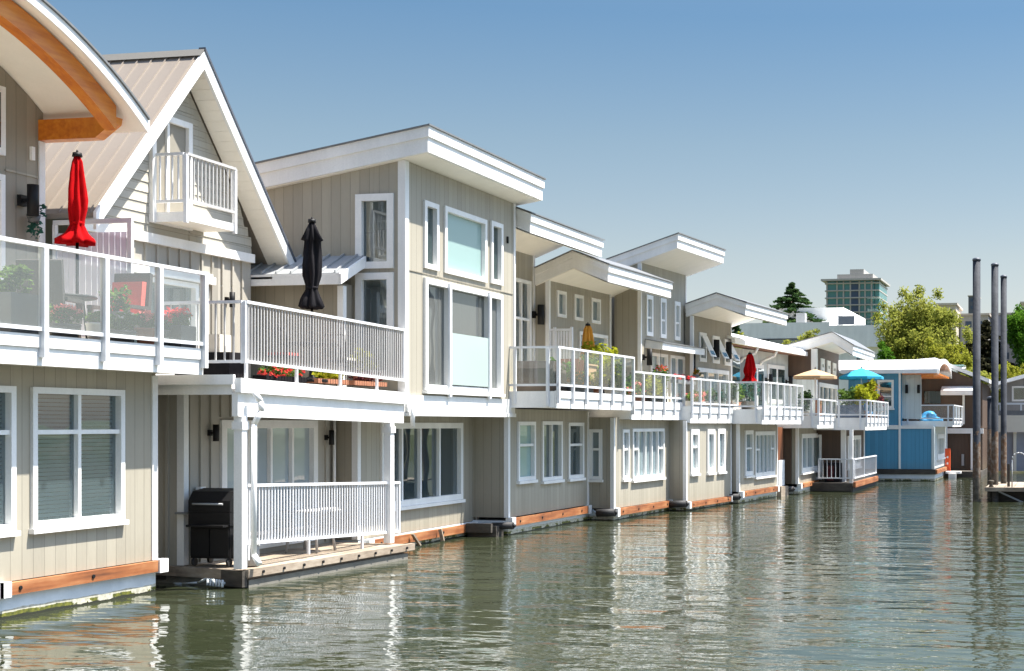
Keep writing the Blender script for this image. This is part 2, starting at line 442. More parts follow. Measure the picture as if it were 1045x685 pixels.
def hole(u0, u1, z0, z1, k=.04): return (u0+k, u1-k, z0+k, z1-k)
def shell(par, name, mat, xf, xb, y0, y1, z0, z1, front=(), left=(), t=.14, label=None, ceil=True, extra=None, bay=None):
    w = MB()
    if extra: extra(w)
    w.panel('X', xf, y0, y1, z0, z1, front, t)
    if bay:                                    # first stretch is only a shallow bay beside the neighbouring house
        ys, dp = bay
        w.panel('Y', y0, xf-dp, xf-t, z0, z1, left, min(t, .1)); w.box(xf-dp-.05, xf-dp, y0, ys+.1, z0, z1)
        w.box(xb, xf-dp-.052, ys, ys+t, z0, z1)
    else: w.panel('Y', y0, xb, xf-t, z0, z1, left, t)
    w.box(xb, xf-t, y1-t, y1, z0, z1); w.box(xb-t, xb, y0, y1, z0, z1)
    o = w.build(name, mat, par, label)
    yi = bay[0] if bay else y0
    i = MB(); i.box(xb+.01, xf-t-.01, yi+t+.01, y1-t-.01, z0+.005, z0+.05)
    if ceil: i.box(xb+.01, xf-t-.01, yi+t+.01, y1-t-.01, z1-.06, z1-.01)
    xm = xf - 3.4
    if xm > xb+.3: i.box(xm, xm+.08, yi+t+.01, y1-t-.01, z0+.06, z1-.07)
    i.build('interior', 'inner_wall', o)
    return o
def trim(par, xf, y, z0, z1, w=.12, side=-1, mat='white_paint'):
    """white corner board wrapped round an outer corner"""
    b = MB()
    if side < 0: b.box(xf-w, xf+.022, y-.022, y+w, z0, z1)
    else: b.box(xf-w, xf+.022, y-w, y+.022, z0, z1)
    return b.build('corner_trim', mat, par)
def floatbase(par, xf, xb, y0, y1, ztop, rail=(), rmat='rub_wood', bay=None):
    f = MB()
    if bay: f.box(xf-bay[1], xf+.03, y0-.02, bay[0], -.5, ztop); f.box(xb, xf+.03, bay[0]+.002, y1+.02, -.5, ztop)
    else: f.box(xb, xf+.03, y0-.02, y1+.02, -.5, ztop)
    o = f.build('float', 'float_paint', par)
    for (a, b, za, zb) in rail:
        r = MB(); r.box(xf+.035, xf+.12, a, b, za, zb)
        k = r.build('rub_rail', rmat, par)
        for (p_, q_) in ((b+.004, b+.2), (a-.2, a-.004)):
            bl = MB(); bl.box(xf-.02, xf+.145, p_, q_, za-.02, zb+.02); bl.build('end_bracket', 'white_paint', k)
        yy = a+.3
        while yy < b-.2:
            bo = MB(); bo.tube((xf+.12, yy, (za+zb)/2), (xf+.135, yy, (za+zb)/2), .028, .028, 8); bo.build('bolt', 'black_metal', k); yy += 1.35
    return o
def roofslab(par, prof, th, y0, y1, cap='dark_cap', trimw=.035, name='roof', soff='soffit_white'):
    """roof with a bent or sloping profile in X-Z, run along Y: fascia, upper trim band, soffit sheet and thin metal cap"""
    P = lambda off, yy: [(x, yy, z+off) for x, z in prof]
    s = MB(); s.prism(P(0, y0) + P(-th, y0)[::-1], (0, y1-y0, 0))
    o = s.build(name, 'white_paint', par)
    t = MB(); e = trimw
    pr = [(x, z) for x, z in prof]; ext = pr[:-1] + [(pr[-1][0]+e, pr[-1][1])]
    band = [(x, y0-e, z+.012) for x, z in ext] + [(x, y0-e, z-th*.40) for x, z in ext[::-1]]
    t.prism(band, (0, y1-y0+2*e, 0)); t.build('fascia_trim', 'white_paint', o)
    c = MB(); e2 = trimw+.03
    ext = pr[:-1] + [(pr[-1][0]+e2, pr[-1][1])]
    c.prism([(x, y0-e2, z+.045) for x, z in ext] + [(x, y0-e2, z+.016) for x, z in ext[::-1]], (0, y1-y0+2*e2, 0))
    c.build('roof_cap', cap, o)
    f = MB()
    sh = [(x, z) for x, z in prof]; sh = sh[:-1] + [(sh[-1][0]-.06, sh[-1][1])]
    f.prism([(x, y0+.05, z-th-.004) for x, z in sh] + [(x, y0+.05, z-th-.02) for x, z in sh[::-1]], (0, y1-y0-.1, 0))
    f.build('soffit', soff, o)
    return o
def balcony(par, xf, xb, y0, y1, zb, zd, zrail, zlow, posts, side=None, far=None, glass='clear_glass', pw=.06, mat='white_rail', topw=.055):
    """deck slab, fascia boards, glass railing with its posts running down over the fascia"""
    d = MB(); d.box(xb, xf-.03, y0+.02, y1-.02, zb+.02, zd)
    dk = d.build('deck', 'cream_panel', par)
    f = MB()
    f.box(xf-.03, xf, y0, y1, zb, zb+(zd-zb)*.62); f.box(xf-.03, xf+.025, y0, y1, zb+(zd-zb)*.62+.004, zd+.03)
    f.box(xb, xf-.034, y0-.006, y0+.018, zb+.01, zd+.02)
    f.build('fascia', 'white_paint', dk)
    r = MB(); x = xf+.04
    r.box(x-topw/2, x+topw/2, y0-.02, y1+.02, zrail-.05, zrail)
    r.box(x-.02, x+.02, y0, y1, zlow-.025, zlow+.025)
    runs = [('X', x, y0, y1)]
    if side is not None:
        r.box(side, x-topw/2-.003, y0-.025, y0+.025, zrail-.05, zrail); r.box(side, x-.025, y0-.02, y0+.02, zlow-.025, zlow+.025)
    if far is not None:
        r.box(far, x-topw/2-.003, y1-.025, y1+.025, zrail-.05, zrail); r.box(far, x-.025, y1-.02, y1+.02, zlow-.025, zlow+.025)
    rl = r.build('railing', mat, par)
    for y in posts:
        p = MB(); p.box(x-pw/2, x+pw/2+.012, y-pw/2, y+pw/2, zb+(zd-zb)*.28, zrail-.052); p.build('post', mat, rl)
    ys = sorted(posts)
    for a, b in zip(ys, ys[1:]):
        g = MB(); g.poly([(x,a+pw/2,zlow+.028),(x,b-pw/2,zlow+.028),(x,b-pw/2,zrail-.053),(x,a+pw/2,zrail-.053)]); g.build('glass_panel', glass, rl)
    if side is not None:
        p = MB(); p.box(side+.12, side+.12+pw, y0-pw/2, y0+pw/2, zb+.1, zrail-.052); p.build('post', mat, rl)
        if x - side > .5:
            p = MB(); p.box(x-.26, x-.26+pw, y0-pw/2-.02, y0+pw/2, zb+.05, zrail-.052); p.build('post', mat, rl)
        g = MB(); g.poly([(side+.02,y0,zlow+.028),(x-.06,y0,zlow+.028),(x-.06,y0,zrail-.053),(side+.02,y0,zrail-.053)]); g.build('glass_panel', glass, rl)
    return dk
def pickets(par, p0, p1, zb, zt, gap=.1, mat='white_rail', bmat=None, leg=None, name='railing'):
    """railing with square balusters; zb / zt are heights at both ends"""
    p0 = Vector((*p0, 0)); p1 = Vector((*p1, 0)); L = (p1-p0).length
    def at(t, z): v = p0.lerp(p1, t); return (v.x, v.y, z[0]+(z[1]-z[0])*t)
    r = MB(); r.bar(at(0, zt), at(1, zt), .07, .045); r.bar(at(0, zb), at(1, zb), .05, .045)
    if leg:
        for t in leg:
            a = at(t, zb); r.box(a[0]-.02, a[0]+.02, a[1]-.02, a[1]+.02, a[2]-.26, a[2]-.02)
    for t in (0, 1):
        a = at(t, zb); c = at(t, zt); r.box(a[0]-.022, a[0]+.022, a[1]-.022, a[1]+.022, a[2]-.03, c[2]+.005)
    o = r.build(name, mat, par)
    b = MB(); n = int(L/gap)
    for i in range(n+1):
        t = i/n; a = at(t, zb); c = at(t, zt)
        b.box(a[0]-.011, a[0]+.011, a[1]-.011, a[1]+.011, a[2], c[2]-.02)
    b.build('balusters', bmat or mat, o)
    return o
def wall_lamp(par, x, y, z, axis='X', s=1.):
    b = MB()
    if axis == 'X':
        b.box(x, x+.05*s, y-.05*s, y+.05*s, z-.06*s, z+.06*s); b.box(x+.05*s, x+.12*s, y-.02*s, y+.02*s, z-.02*s, z+.02*s)
        b.tube((x+.16*s, y, z-.17*s), (x+.16*s, y, z+.17*s), .06*s, .06*s, 12)
    else:
        b.box(x-.05*s, x+.05*s, y-.05*s, y, z-.06*s, z+.06*s); b.tube((x, y-.12*s, z-.17*s), (x, y-.12*s, z+.17*s), .06*s, .06*s, 12)
    return b.build('wall_lamp', 'black_metal', par)
def downspout(par, pts, r=.04, mat='white_paint'):
    b = MB(); b.path(pts, r, 8); return b.build('downspout', mat, par)

# houses 4 to 7 lie a little skewed in the row: near corner, turn and length of each berth
BERTH = {4: ((-12.35,28.95), (-12.35,28.98), .9, .955), 5: ((-11.45,33.63), (-11.57,34.0), 3.7, .8225),
         6: ((-10.55,37.26), (-10.79,38.1), 5.4, .745), 7: ((-9.85,40.69), (-10.18,42.05), 4.4, .761)}
def berth(o, k):
    c, n, th, sy = BERTH[k]
    o.location = (n[0], n[1], 0); o.rotation_euler = (0, 0, -R(th)); o.scale = (1, sy, 1)
def aboard(objs, k):
    c, n, th, sy = BERTH[k]; th = R(th)
    for o in objs:
        if o.parent: continue
        x = o.location.x - c[0]; y = (o.location.y - c[1])*sy
        o.location.x = n[0] + x*math.cos(th) + y*math.sin(th); o.location.y = n[1] - x*math.sin(th) + y*math.cos(th)
SEEN = set()
def fresh():
    new = [o for o in col.objects if o.name not in SEEN]; SEEN.update(o.name for o in new); return new

# ================================================================ 1: arched house
H = thing('float_house', 'taupe float house with a white barrel roof and orange timber arch', 'float house', (-15,15,0), 'float houses in the moored row')
floatbase(H, -13.38, -20, 11, 18.2, .34, [(11.3, 15.05, .31, .47), (15.12, 18.16, .31, .47)])
W1 = (15.70,17.49,1.13,2.99); W0 = (13.62,15.41,1.13,2.99)
shell(H, 'lower_wall', 'siding_taupe', -13.35, -19.8, 11, 18.22, .48, 3.28, [hole(*W1), hole(*W0)])
window(H, 'X', -13.35, *W1, cols=(.5,), rows=(.68,), cover='blind')
window(H, 'X', -13.35, *W0, cols=(.5,), rows=(.68,), cover='blind')
trim(H, -13.35, 18.22, .48, 3.22, .1, 1)
balcony(H, -12.74, -15.5, 10.9, 18.48, 3.24, 3.6, 4.78, 3.70, [11.8,12.92,14.04,15.16,16.28,17.40,18.44], glass='balcony_glass', pw=.075, topw=.07)
cy, cz, RR = 14.13, 1.25, 7.37
def arc(r, y): return cz + math.sqrt(max(0, r*r - (y-cy)**2))
u = MB()                                     # upper wall under the arch
ys = [10.2 + (18.22-10.2)*i/20 for i in range(21)]
D1 = (15.9,17.42,3.66,6.14); D2 = (15.9,17.42,6.40,7.45)
u.panel('X', -15.27, 10.2, 18.22, 3.6, 6.3, [hole(15.9,17.42,3.66,6.14)], .14)
for a, b in zip(ys, ys[1:]):
    if a >= 15.8 and b <= 17.6: continue
    u.poly([(-15.27,a,6.3),(-15.27,b,6.3),(-15.27,b,arc(RR-.13,b)),(-15.27,a,arc(RR-.13,a))])
a0 = max(y for y in ys if y <= 15.9 or y < 15.8+.41); 
gap = [y for y in ys]
lo = [a for a, b in zip(ys, ys[1:]) if a >= 15.8 and b <= 17.6]; hi = [b for a, b in zip(ys, ys[1:]) if a >= 15.8 and b <= 17.6]
ga, gb = lo[0], hi[-1]
u.poly([(-15.27,ga,6.3),(-15.27,gb,6.3),(-15.27,gb,arc(RR-.13,gb)),(-15.27,(ga+gb)/2,arc(RR-.13,(ga+gb)/2)),(-15.27,ga,arc(RR-.13,ga))])
u.box(-20, -15.41, 18.08, 18.22, 3.6, arc(RR-.13, 18.22)-.02)
u.box(-20, -19.8, 10.2, 18.08, 3.6, 6.8)
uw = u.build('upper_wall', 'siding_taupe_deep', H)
b = MB(); b.box(-15.9, -15.42, 15.0, 18.05, 3.62, 3.66); b.build('interior', 'inner_wall', uw)
window(H, 'X', -15.27, *D1, cols=(.5,), sill=False, cover=('curtain',(.1,.4)), name='door')
fr = MB(); fr.box(-15.265, -15.22, 15.9, 17.42, 6.42, 7.42); wf = fr.build('window', 'white_paint', H)
pn = MB(); pn.box(-15.218, -15.214, 16.0, 17.32, 6.52, 7.32); pn.build('pane', 'tint_glass', wf)
b = MB(); b.box(-15.268, -15.25, 10.2, 15.85, 6.21, 6.24); b.box(-15.268, -15.25, 17.45, 18.1, 6.21, 6.24); b.build('joint_strip', 'siding_taupe', uw)
trim(H, -15.27, 18.22, 3.6, 6.78, .1, 1)
r = MB()                                     # barrel roof
y0r, y1r = 9.65, 18.6; n = 40
yy = [y0r + (y1r-y0r)*i/n for i in range(n+1)]
r.prism([(-20.5, y, arc(RR, y)) for y in yy] + [(-20.5, y, arc(RR-.12, y)) for y in yy[::-1]], (6.71, 0, 0))
rf = r.build('roof', 'soffit_white', H)
e = MB(); e.prism([(-13.785, y, arc(RR+.015, y)) for y in yy] + [(-13.785, y, arc(RR-.135, y)) for y in yy[::-1]], (.035, 0, 0))
e.box(-20.4, -13.75, 18.602, 18.63, 6.98, 7.14); e.build('fascia_trim', 'white_paint', rf)
e = MB(); e.prism([(-20.6, y, arc(RR+.05, y)) for y in yy] + [(-20.6, y, arc(RR+.02, y)) for y in yy[::-1]], (6.88, 0, 0)); e.build('roof_cap', 'dark_cap', rf)
e = MB()                                      # timber arch and its bracket beam
ya = [10.3 + (18.15-10.3)*i/40 for i in range(41)]
e.prism([(-14.16, y, arc(RR-.14, y)) for y in ya] + [(-14.16, y, arc(RR-.44, y)) for y in ya[::-1]], (.2, 0, 0))
e.build('timber_arch', 'timber_orange', H)
e = MB(); e.prism([(-15.4,18.12,7.1),(-13.98,18.12,7.1),(-14.0,18.12,7.0),(-14.3,18.12,6.79),(-15.4,18.12,6.79)], (0,.2,0)); e.build('bracket_beam', 'timber_orange', H)
wall_lamp(H, -15.27, 17.76, 5.82, s=1.35)
e = MB(); e.box(-15.268, -15.22, 17.94, 18.0, 6.46, 6.66); e.build('alarm_box', 'white_paint', H)
s = MB(); s.box(-15.15,-13.8,18.28,18.32,5.53,5.6); s.box(-13.87,-13.8,18.27,18.33,3.6,5.53); s.box(-15.15,-15.1,18.27,18.33,3.6,5.53); s.box(-15.1,-13.87,18.285,18.315,3.75,3.81)
sc = s.build('privacy_screen', 'white_rail', H)
s = MB()
for i in range(12): s.box(-15.09+i*.1, -15.0+i*.1, 18.295, 18.302, 3.82, 5.4)
s.build('screen_panel', 'lilac_screen', sc)
lv = MB(); lv.leaves((-15.1,17.85,5.45), (.12,.12,.2), 60, .05); lv.leaves((-15.05,17.95,5.7), (.06,.06,.12), 20, .04)
pl = thing('hanging_plant', 'trailing blue-green plant hung below the black wall lamp', 'plant', (-15.1,17.85,5.3))
lv.build('foliage', 'leaf_teal', pl)
b = MB(); b.lathe((-15.12,17.85,5.5), [(.07,0),(.1,.12)], 10); b.build('pot', 'grey_pot', pl)

# ================================================================ 2: A-frame house
H = thing('float_house', 'float house with steep beige metal A-frame roof and tiny gable balcony', 'float house', (-15,22,0), 'float houses in the moored row')
D = (20.24,23.17,.36,2.57)
def h2_battens(b):
    y = 19.42
    while y < 23.75:
        if y < D[0]-.06 or y > D[1]+.06: b.box(-13.65, -13.615, y, y+.05, .3, 3.0)
        else: b.box(-13.65, -13.615, y, y+.05, D[3]+.05, 3.0)
        y += .27
    x = -13.9
    while x > -17: b.box(x-.05, x, 19.265, 19.30, .3, 3.0); x -= .3
lw = shell(H, 'lower_wall', 'siding_batten', -13.65, -19, 19.30, 23.82, .27, 3.02, [hole(*D)], extra=h2_battens)
window(H, 'X', -13.65, *D, glass='door_glass', cols=(.27,.5,.73), rows=(.12,), sill=False, fw=.14, name='french_door', cover=('curtain',(.02,.12),(.88,.98)))
trim(H, -13.65, 19.30, .28, 3.0, .1, -1)
wall_lamp(H, -13.65, 19.95, 2.36, s=.8); wall_lamp(H, -13.65, 23.5, 2.25, s=.8)
m = MB(); m.box(-13.61,-13.52,19.55,19.68,1.15,1.5); m.build('meter_box', 'white_paint', H)
downspout(H, [(-13.58,23.7,3.0),(-13.58,23.7,.4)], .03)
d = MB()                                     # upper deck, porch beams and posts
d.prism([(-15,18.85,3.02),(-12.36,18.85,3.02),(-12.36,24.02,2.93),(-15,24.02,2.93)], (0,0,.18)); dk = d.build('deck', 'deck_floor', H)
d = MB()
d.prism([(-12.355,18.7,2.98),(-12.355,24.02,2.88),(-12.355,24.02,3.1),(-12.355,18.7,3.2)], (.1,0,0))
d.prism([(-12.42,18.72,2.62),(-12.42,24.0,2.52),(-12.42,24.0,2.876),(-12.42,18.72,2.976)], (.1,0,0))
d.box(-14.4,-12.425,18.72,18.82,2.95,3.20); d.box(-14.4,-12.36,18.66,18.716,3.10,3.25)
d.build('fascia', 'white_paint', dk)
for y, z in ((18.85,2.62),(23.5,2.54)):
    p = MB(); p.box(-12.43,-12.29,y-.07,y+.07,.3,z-.002); p.box(-12.45,-12.27,y-.09,y+.09,z-.2,z-.08); p.build('porch_post', 'white_paint', H)
downspout(H, [(-12.2,18.95,3.0),(-12.12,19.0,2.85),(-12.12,19.02,2.7),(-12.22,18.98,2.5),(-12.22,18.98,.5),(-12.1,18.94,.36)], .045)
downspout(H, [(-12.2,24.12,2.95),(-12.2,24.12,2.45)], .045)
pickets(H, (-12.33,18.92), (-12.33,24.0), (3.46,3.33), (4.37,4.28), .082, 'white_rail', 'grey_rail', leg=(.005,.28,.55,.8))
pickets(H, (-13.75,18.92), (-12.37,18.92), (3.46,3.46), (4.37,4.37), .15, 'white_rail', 'grey_rail')
pickets(H, (-12.38,19.02), (-12.38,23.92), (.67,.48), (1.56,1.40), .085, 'white_rail', leg=(.01,.36,.72))
# gable
AY, AZ, SL = 21.0, 8.83, 1.18
def roofz(y): return AZ - SL*abs(y-AY)
g = MB(); G = (20.22,21.28,5.85,7.7)
pts = [(18.55,3.2),(23.15,3.2),(23.15,roofz(23.15)-.16),(AY,AZ-.2),(18.55,roofz(18.55)-.16)]
def gab(mb, x, z0, z1, y0=18.5, y1=23.12):
    a = max(y0, AY-(AZ-.22-z0)/SL); b_ = min(y1, AY+(AZ-.22-z0)/SL)
    c = max(y0, AY-(AZ-.22-z1)/SL); d_ = min(y1, AY+(AZ-.22-z1)/SL)
    mb.prism([(x,a,z0),(x,b_,z0),(x,d_,z1),(x,c,z1)], (-.12,0,0))
gab(g, -14.95, 5.62, 6.5); gab(g, -14.95, 6.5, 8.55)
l = g; z = 5.64                             # overlapping lap boards
while z < 8.4:
    a = max(18.5, AY-(AZ-.3-z-.17)/SL); b_ = min(23.12, AY+(AZ-.3-z-.17)/SL)
    for (s0, s1) in ((a, min(b_, G[0])), (max(a, G[1]), b_)) if z < G[3] else ((a, b_),):
        if s1-s0 > .05: l.prism([(-14.95,s0,z),(-14.93,s0,z),(-14.944,s0,z+.168),(-14.95,s0,z+.168)], (0,s1-s0,0))
    z += .172
gw = g.build('gable_wall', 'siding_lap', H)
g = MB(); g.panel('X', -14.95, 18.5, 23.12, 3.2, 5.615, [hole(19.6,21.5,3.3,4.95)], .12)
y = 18.6
while y < 23.1:
    g.box(-14.95,-14.915,y,y+.05,5.02,5.5)
    if not 19.5 < y < 21.55: g.box(-14.95,-14.915,y,y+.05,3.25,4.98)
    y += .3
uwl = g.build('upper_wall', 'siding_batten', H)
window(H, 'X', -14.95, 19.6, 21.5, 3.3, 4.95, cols=(.5,), name='patio_door', sill=False)
b = MB(); b.box(-14.95,-14.86,18.5,23.12,5.5,5.66); b.build('belt_board', 'white_paint', H)
b = MB(); b.box(-14.95,-14.84,18.5,21.9,4.97,5.1); b.box(-14.95,-14.9,18.5,21.9,5.102,5.16); b.build('ledge_board', 'white_paint', H)
w = window(H, 'X', -14.93, *G, cols=(.42,), name='balcony_door', sill=False, fw=.1, glass='tint_glass', proud=.06)
b = MB(); b.box(-15.0,-14.938,G[0]+.05,G[1]-.05,G[2]+.02,G[3]-.05); b.build('backing', 'inner_wall', w)
wall_lamp(H, -14.95, 22.35, 4.75, s=.8)
rr = MB()                                    # two metal roof planes
XB = -21.
for sgn, ye in ((-1, 18.36), (1, 23.76)):
    ze = roofz(ye)
    rr.prism([(XB,AY,AZ),(XB,ye,ze),(XB,ye,ze-.08),(XB,AY,AZ-.08)], (-14.5-XB,0,0))
rf = rr.build('roof', 'metal_roof', H)
s = MB(); x = -20.8
while x < -14.5:
    for ye in (18.36, 23.76):
        s.prism([(x,AY,AZ),(x,ye,roofz(ye)),(x,ye,roofz(ye)+.032),(x,AY,AZ+.032)], (.022,0,0))
    x += .27
s.build('standing_seam', 'metal_roof', rf)
s = MB(); s.prism([(XB,AY-.11,AZ-.065),(XB,AY,AZ+.075),(XB,AY+.11,AZ-.065),(XB,AY,AZ+.05)], (-14.45-XB,0,0)); s.build('ridge_cap', 'ridge_paint', rf)
s = MB()
for ye, k in ((18.34,-1),(23.8,1)):
    ze = roofz(ye)
    s.prism([(-14.5,AY,AZ+.03),(-14.5,ye,ze+.03),(-14.5,ye,ze-.24),(-14.5,AY,AZ-.27)], (.05+(k>0)*.002,0,0))
s.build('barge_board', 'white_paint', rf)
s = MB()
s.prism([(-14.56,AY,AZ+.1),(-14.56,23.84,roofz(23.84)+.1),(-14.56,23.84,roofz(23.84)+.035),(-14.56,AY,AZ+.035)], (.13,0,0)); s.build('edge_flashing', 'slate_steel', rf)
s = MB()
for ye in (18.4,23.72):
    s.prism([(-14.95,AY,AZ-.1),(-14.95,ye,roofz(ye)-.1),(-14.95,ye,roofz(ye)-.14),(-14.95,AY,AZ-.14)], (.44,0,0))
    k = 1 if ye > AY else -1; y = AY + k*.2
    while abs(y-AY) < abs(ye-AY)-.1:
        s.prism([(-14.95,y,roofz(y)-.141),(-14.95,y+k*.012,roofz(y+k*.012)-.141),(-14.95,y+k*.012,roofz(y+k*.012)-.150),(-14.95,y,roofz(y)-.150)], (.44,0,0)); y += k*.13
s.box(-20,-14.52,23.14,23.7,5.20,5.24); s.box(-20,-14.52,23.705,23.74,5.20,5.36)
s.build('soffit', 'soffit_white', rf)
b = MB(); b.box(-14.93,-14.36,20.33,21.68,5.88,6.0); bd = b.build('balcony_deck', 'soffit_white', H)
b = MB(); b.box(-14.358,-14.33,20.31,21.7,5.88,6.01); b.box(-14.93,-14.36,20.305,20.328,5.86,6.02); b.build('fascia', 'white_paint', bd)
pickets(H, (-14.33,20.33), (-14.33,21.68), (6.22,6.21), (6.98,6.97), .1, 'grey_rail')
pickets(H, (-14.93,20.33), (-14.36,20.33), (6.2,6.2), (6.98,6.98), .1)
for y in (20.33,21.68):
    b = MB(); b.box(-14.36,-14.30,y-.03,y+.03,5.84,6.97); b.build('balcony_post', 'white_rail', H)
# its own wooden float
d = thing('wooden_dock', 'weathered wooden dock platform carrying the A-frame house porch', 'dock', (-13.5,21,0))
q = MB(); q.prism([(-12.36,18.9,.12),(-12.05,23.62,.12),(-19,24.4,.12),(-19,20.3,.12)], (0,0,.15)); q.build('deck_boards', 'dock_wood', d)
q = MB(); q.prism([(-12.32,18.86,.165),(-12.01,23.66,.165),(-12.01,23.66,.285),(-12.32,18.86,.285)], (.09,0,0)); q.build('edge_timber', 'dock_wood', d)
q = MB(); q.prism([(-12.28,18.94,-.4),(-11.98,23.5,-.4),(-19,24.3,-.4),(-19,20.38,-.4)], (0,0,.515)); q.build('dock_float', 'float_concrete', d)
q = MB(); q.prism([(-14.4,19.62,.02),(-12.30,18.80,.02),(-12.30,18.80,.26),(-14.4,19.62,.26)], (.03,.08,0)); q.build('side_timber', 'dock_dark', d)
q = MB(); q.box(-19,-13.3,19.3,23.8,.05,.262); q.build('porch_slab', 'dock_dark', d)
for i in range(9):
    q = MB(); y = 19.2+i*.52; q.tube((-12.23+.066*(y-18.9),y,.225), (-12.205+.066*(y-18.9),y,.225), .02, .025, 8); q.build('bolt', 'black_metal', d)
q = MB(); pr = None; pts = [(-14.1,19.4,-.02),(-13.6,19.2,.0),(-13.2,19.02,.05),(-13.0,18.93,.12),(-12.8,18.88,.1),(-12.6,18.8,.08)]
q.path(pts, .02, 6); 
for i in range(6): q.path([(-12.95+.07*i,18.9-.03*i,.13),(-12.92+.07*i,18.85-.03*i,.03)], .02, 6)
tag(q.build('mooring_rope', 'rope', None, base=(-13.2,19,.05)), 'pale grey mooring rope looped along the dock side', 'rope')

# ================================================================ 3: tall house
H = thing('float_house', 'tall taupe float house with large three-panel glass door and sloping roof', 'float house', (-13.5,26.7,0), 'float houses in the moored row')
floatbase(H, -13.22, -18, 23.9, 29.22, .30, [(24.3,28.9,.10,.27)])
Wl = (24.75,28.41,.84,2.53)
shell(H, 'lower_wall', 'siding_taupe', -13.2, -18, 23.86, 29.24, .31, 2.78, [hole(*Wl)])
window(H, 'X', -13.2, *Wl, cols=(.24,.46,.70), fw=.12, glass='window_glass')
trim(H, -13.2, 23.86, .31, 2.76, .1, -1); trim(H, -13.2, 29.24, .31, 2.66, .09, 1)
fh = [(24.81,25.43,5.55,6.87),(25.70,27.73,5.55,6.9),(27.96,28.59,5.57,6.93)]
DR = (24.81,28.54,3.17,5.36)
uw = MB()
uw.panel('X', -12.33, 24.06, 29.31, 3.07, 7.5, [hole(*w) for w in fh] + [hole(*DR)], .14)
s1 = (-13.33,-12.55,5.46,6.88); s2 = (-13.33,-12.55,3.4,5.38)
uw.panel('Y', 24.06, -14.0, -12.47, 3.07, 7.1, [hole(*s1), hole(*s2)], .14)
uw.prism([(-14.0,24.06,7.1),(-12.472,24.06,7.1),(-12.472,24.06,7.5),(-14.0,24.06,7.27)], (0,.14,0))
uw.prism([(-18,24.06,3.07),(-14.0,24.06,3.07),(-14.0,24.06,7.27),(-18,24.06,6.63)], (0,.14,0))
uw.prism([(-18,29.17,3.07),(-12.472,29.17,3.07),(-12.472,29.17,7.5),(-18,29.17,6.63)], (0,.14,0))
uw = uw.build('upper_wall', 'siding_taupe', H)
i = MB(); i.box(-17.9,-12.48,24.21,29.16,3.08,3.13); i.box(-16.6,-16.5,24.21,29.16,3.14,6.8); i.build('interior', 'inner_wall', uw)
for w in fh: window(H, 'X', -12.33, *w, fw=.1, glass='shade_glass' if w[1]-w[0] > 1 else 'tint_glass', sill=False)
w = window(H, 'X', -12.33, *DR, cols=(.28,.80), fw=.11, name='sliding_door', sill=True, proud=.06, glass='grey_glass')
b = MB(); b.box(-12.26,-12.25,25.9,27.72,3.3,4.35); b.build('guard_glass', 'frosted_glass', w)
for y in (25.82,27.76):
    b = MB(); b.box(-12.27,-12.22,y-.05,y+.05,3.05,5.34); b.build('guard_post', 'white_rail', w)
window(H, 'Y', 24.06, *s1, fw=.13, sill=False); window(H, 'Y', 24.06, *s2, fw=.13, sill=False, cover=('curtain',(.5,.7)))
b = MB(); b.box(-12.33,-12.295,24.1,29.27,2.72,3.06); b.box(-12.33,-12.27,24.1,29.27,2.66,2.74); b.box(-13.2,-12.335,24.06,29.31,2.66,3.065); b.build('belt_board', 'white_paint', H)
b = MB(); b.box(-12.33,-12.315,24.2,29.2,5.43,5.45); b.build('joint_strip', 'siding_taupe_deep', H)
trim(H, -12.33, 24.06, 3.07, 7.5, .13, -1); trim(H, -12.33, 29.31, 3.07, 7.5, .08, 1)
roofslab(H, [(-18.2,7.02),(-11.78,8.08)], .47, 23.9, 29.62)
e = MB(); e.box(-12.32,-12.29,28.85,28.9,6.55,6.7); e.build('wall_hook', 'black_metal', H)
l = MB(); l.prism([(-18,24.055,5.72),(-18,23.2,5.30),(-18,23.2,5.22),(-18,24.055,5.64)], (4.82,0,0)); lr = l.build('lean_to_roof', 'metal_grey', H)
l = MB(); x = -17.8
while x < -13.2:
    l.prism([(x,24.05,5.725),(x,23.2,5.305),(x,23.2,5.345),(x,24.05,5.765)], (.03,0,0)); x += .3
l.build('standing_seam', 'metal_grey', lr)
l = MB(); l.box(-18,-13.16,23.14,23.2,5.08,5.28); l.prism([(-13.17,24.055,5.7),(-13.17,23.14,5.27),(-13.17,23.14,5.08),(-13.17,24.055,5.5)], (.05,0,0)); l.build('fascia', 'white_paint', lr)
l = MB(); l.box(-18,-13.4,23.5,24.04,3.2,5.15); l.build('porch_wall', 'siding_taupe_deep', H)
l = MB(); l.box(-13.36,-13.24,23.42,23.54,3.2,5.08); l.build('porch_post', 'white_paint', H)

# ================================================================ 4
H = thing('float_house', 'taupe float house with three upright windows over a red-brown rub rail', 'float house', (-12.35,28.95,0), 'float houses in the moored row')
floatbase(H, -12.38, -18, 28.98, 34.2, .33, rail=[(29.15,34.0,.20,.38)])
ws = [(29.47,30.52,1.2,2.56),(30.95,32.28,1.14,2.57),(32.72,33.82,1.13,2.54)]
shell(H, 'lower_wall', 'siding_taupe', -12.35, -18, 28.95, 34.22, .40, 2.85, [hole(*w) for w in ws])
window(H, 'X', -12.35, *ws[0], rows=(.6,), glass='shade_glass'); window(H, 'X', -12.35, *ws[1], cols=(.5,), cover=('curtain',(.55,.95))); window(H, 'X', -12.35, *ws[2], rows=(.6,))
trim(H, -12.35, 28.95, .40, 2.83, .085, -1); trim(H, -12.35, 34.22, .40, 2.83, .085, 1)
balcony(H, -11.22, -14, 29.0, 34.45, 2.86, 3.22, 4.25, 3.38, [29.03,29.95,30.86,31.87,32.75,33.62,34.4], side=-12.35, far=-12.3)
D = (32.55,33.72,3.25,6.2)
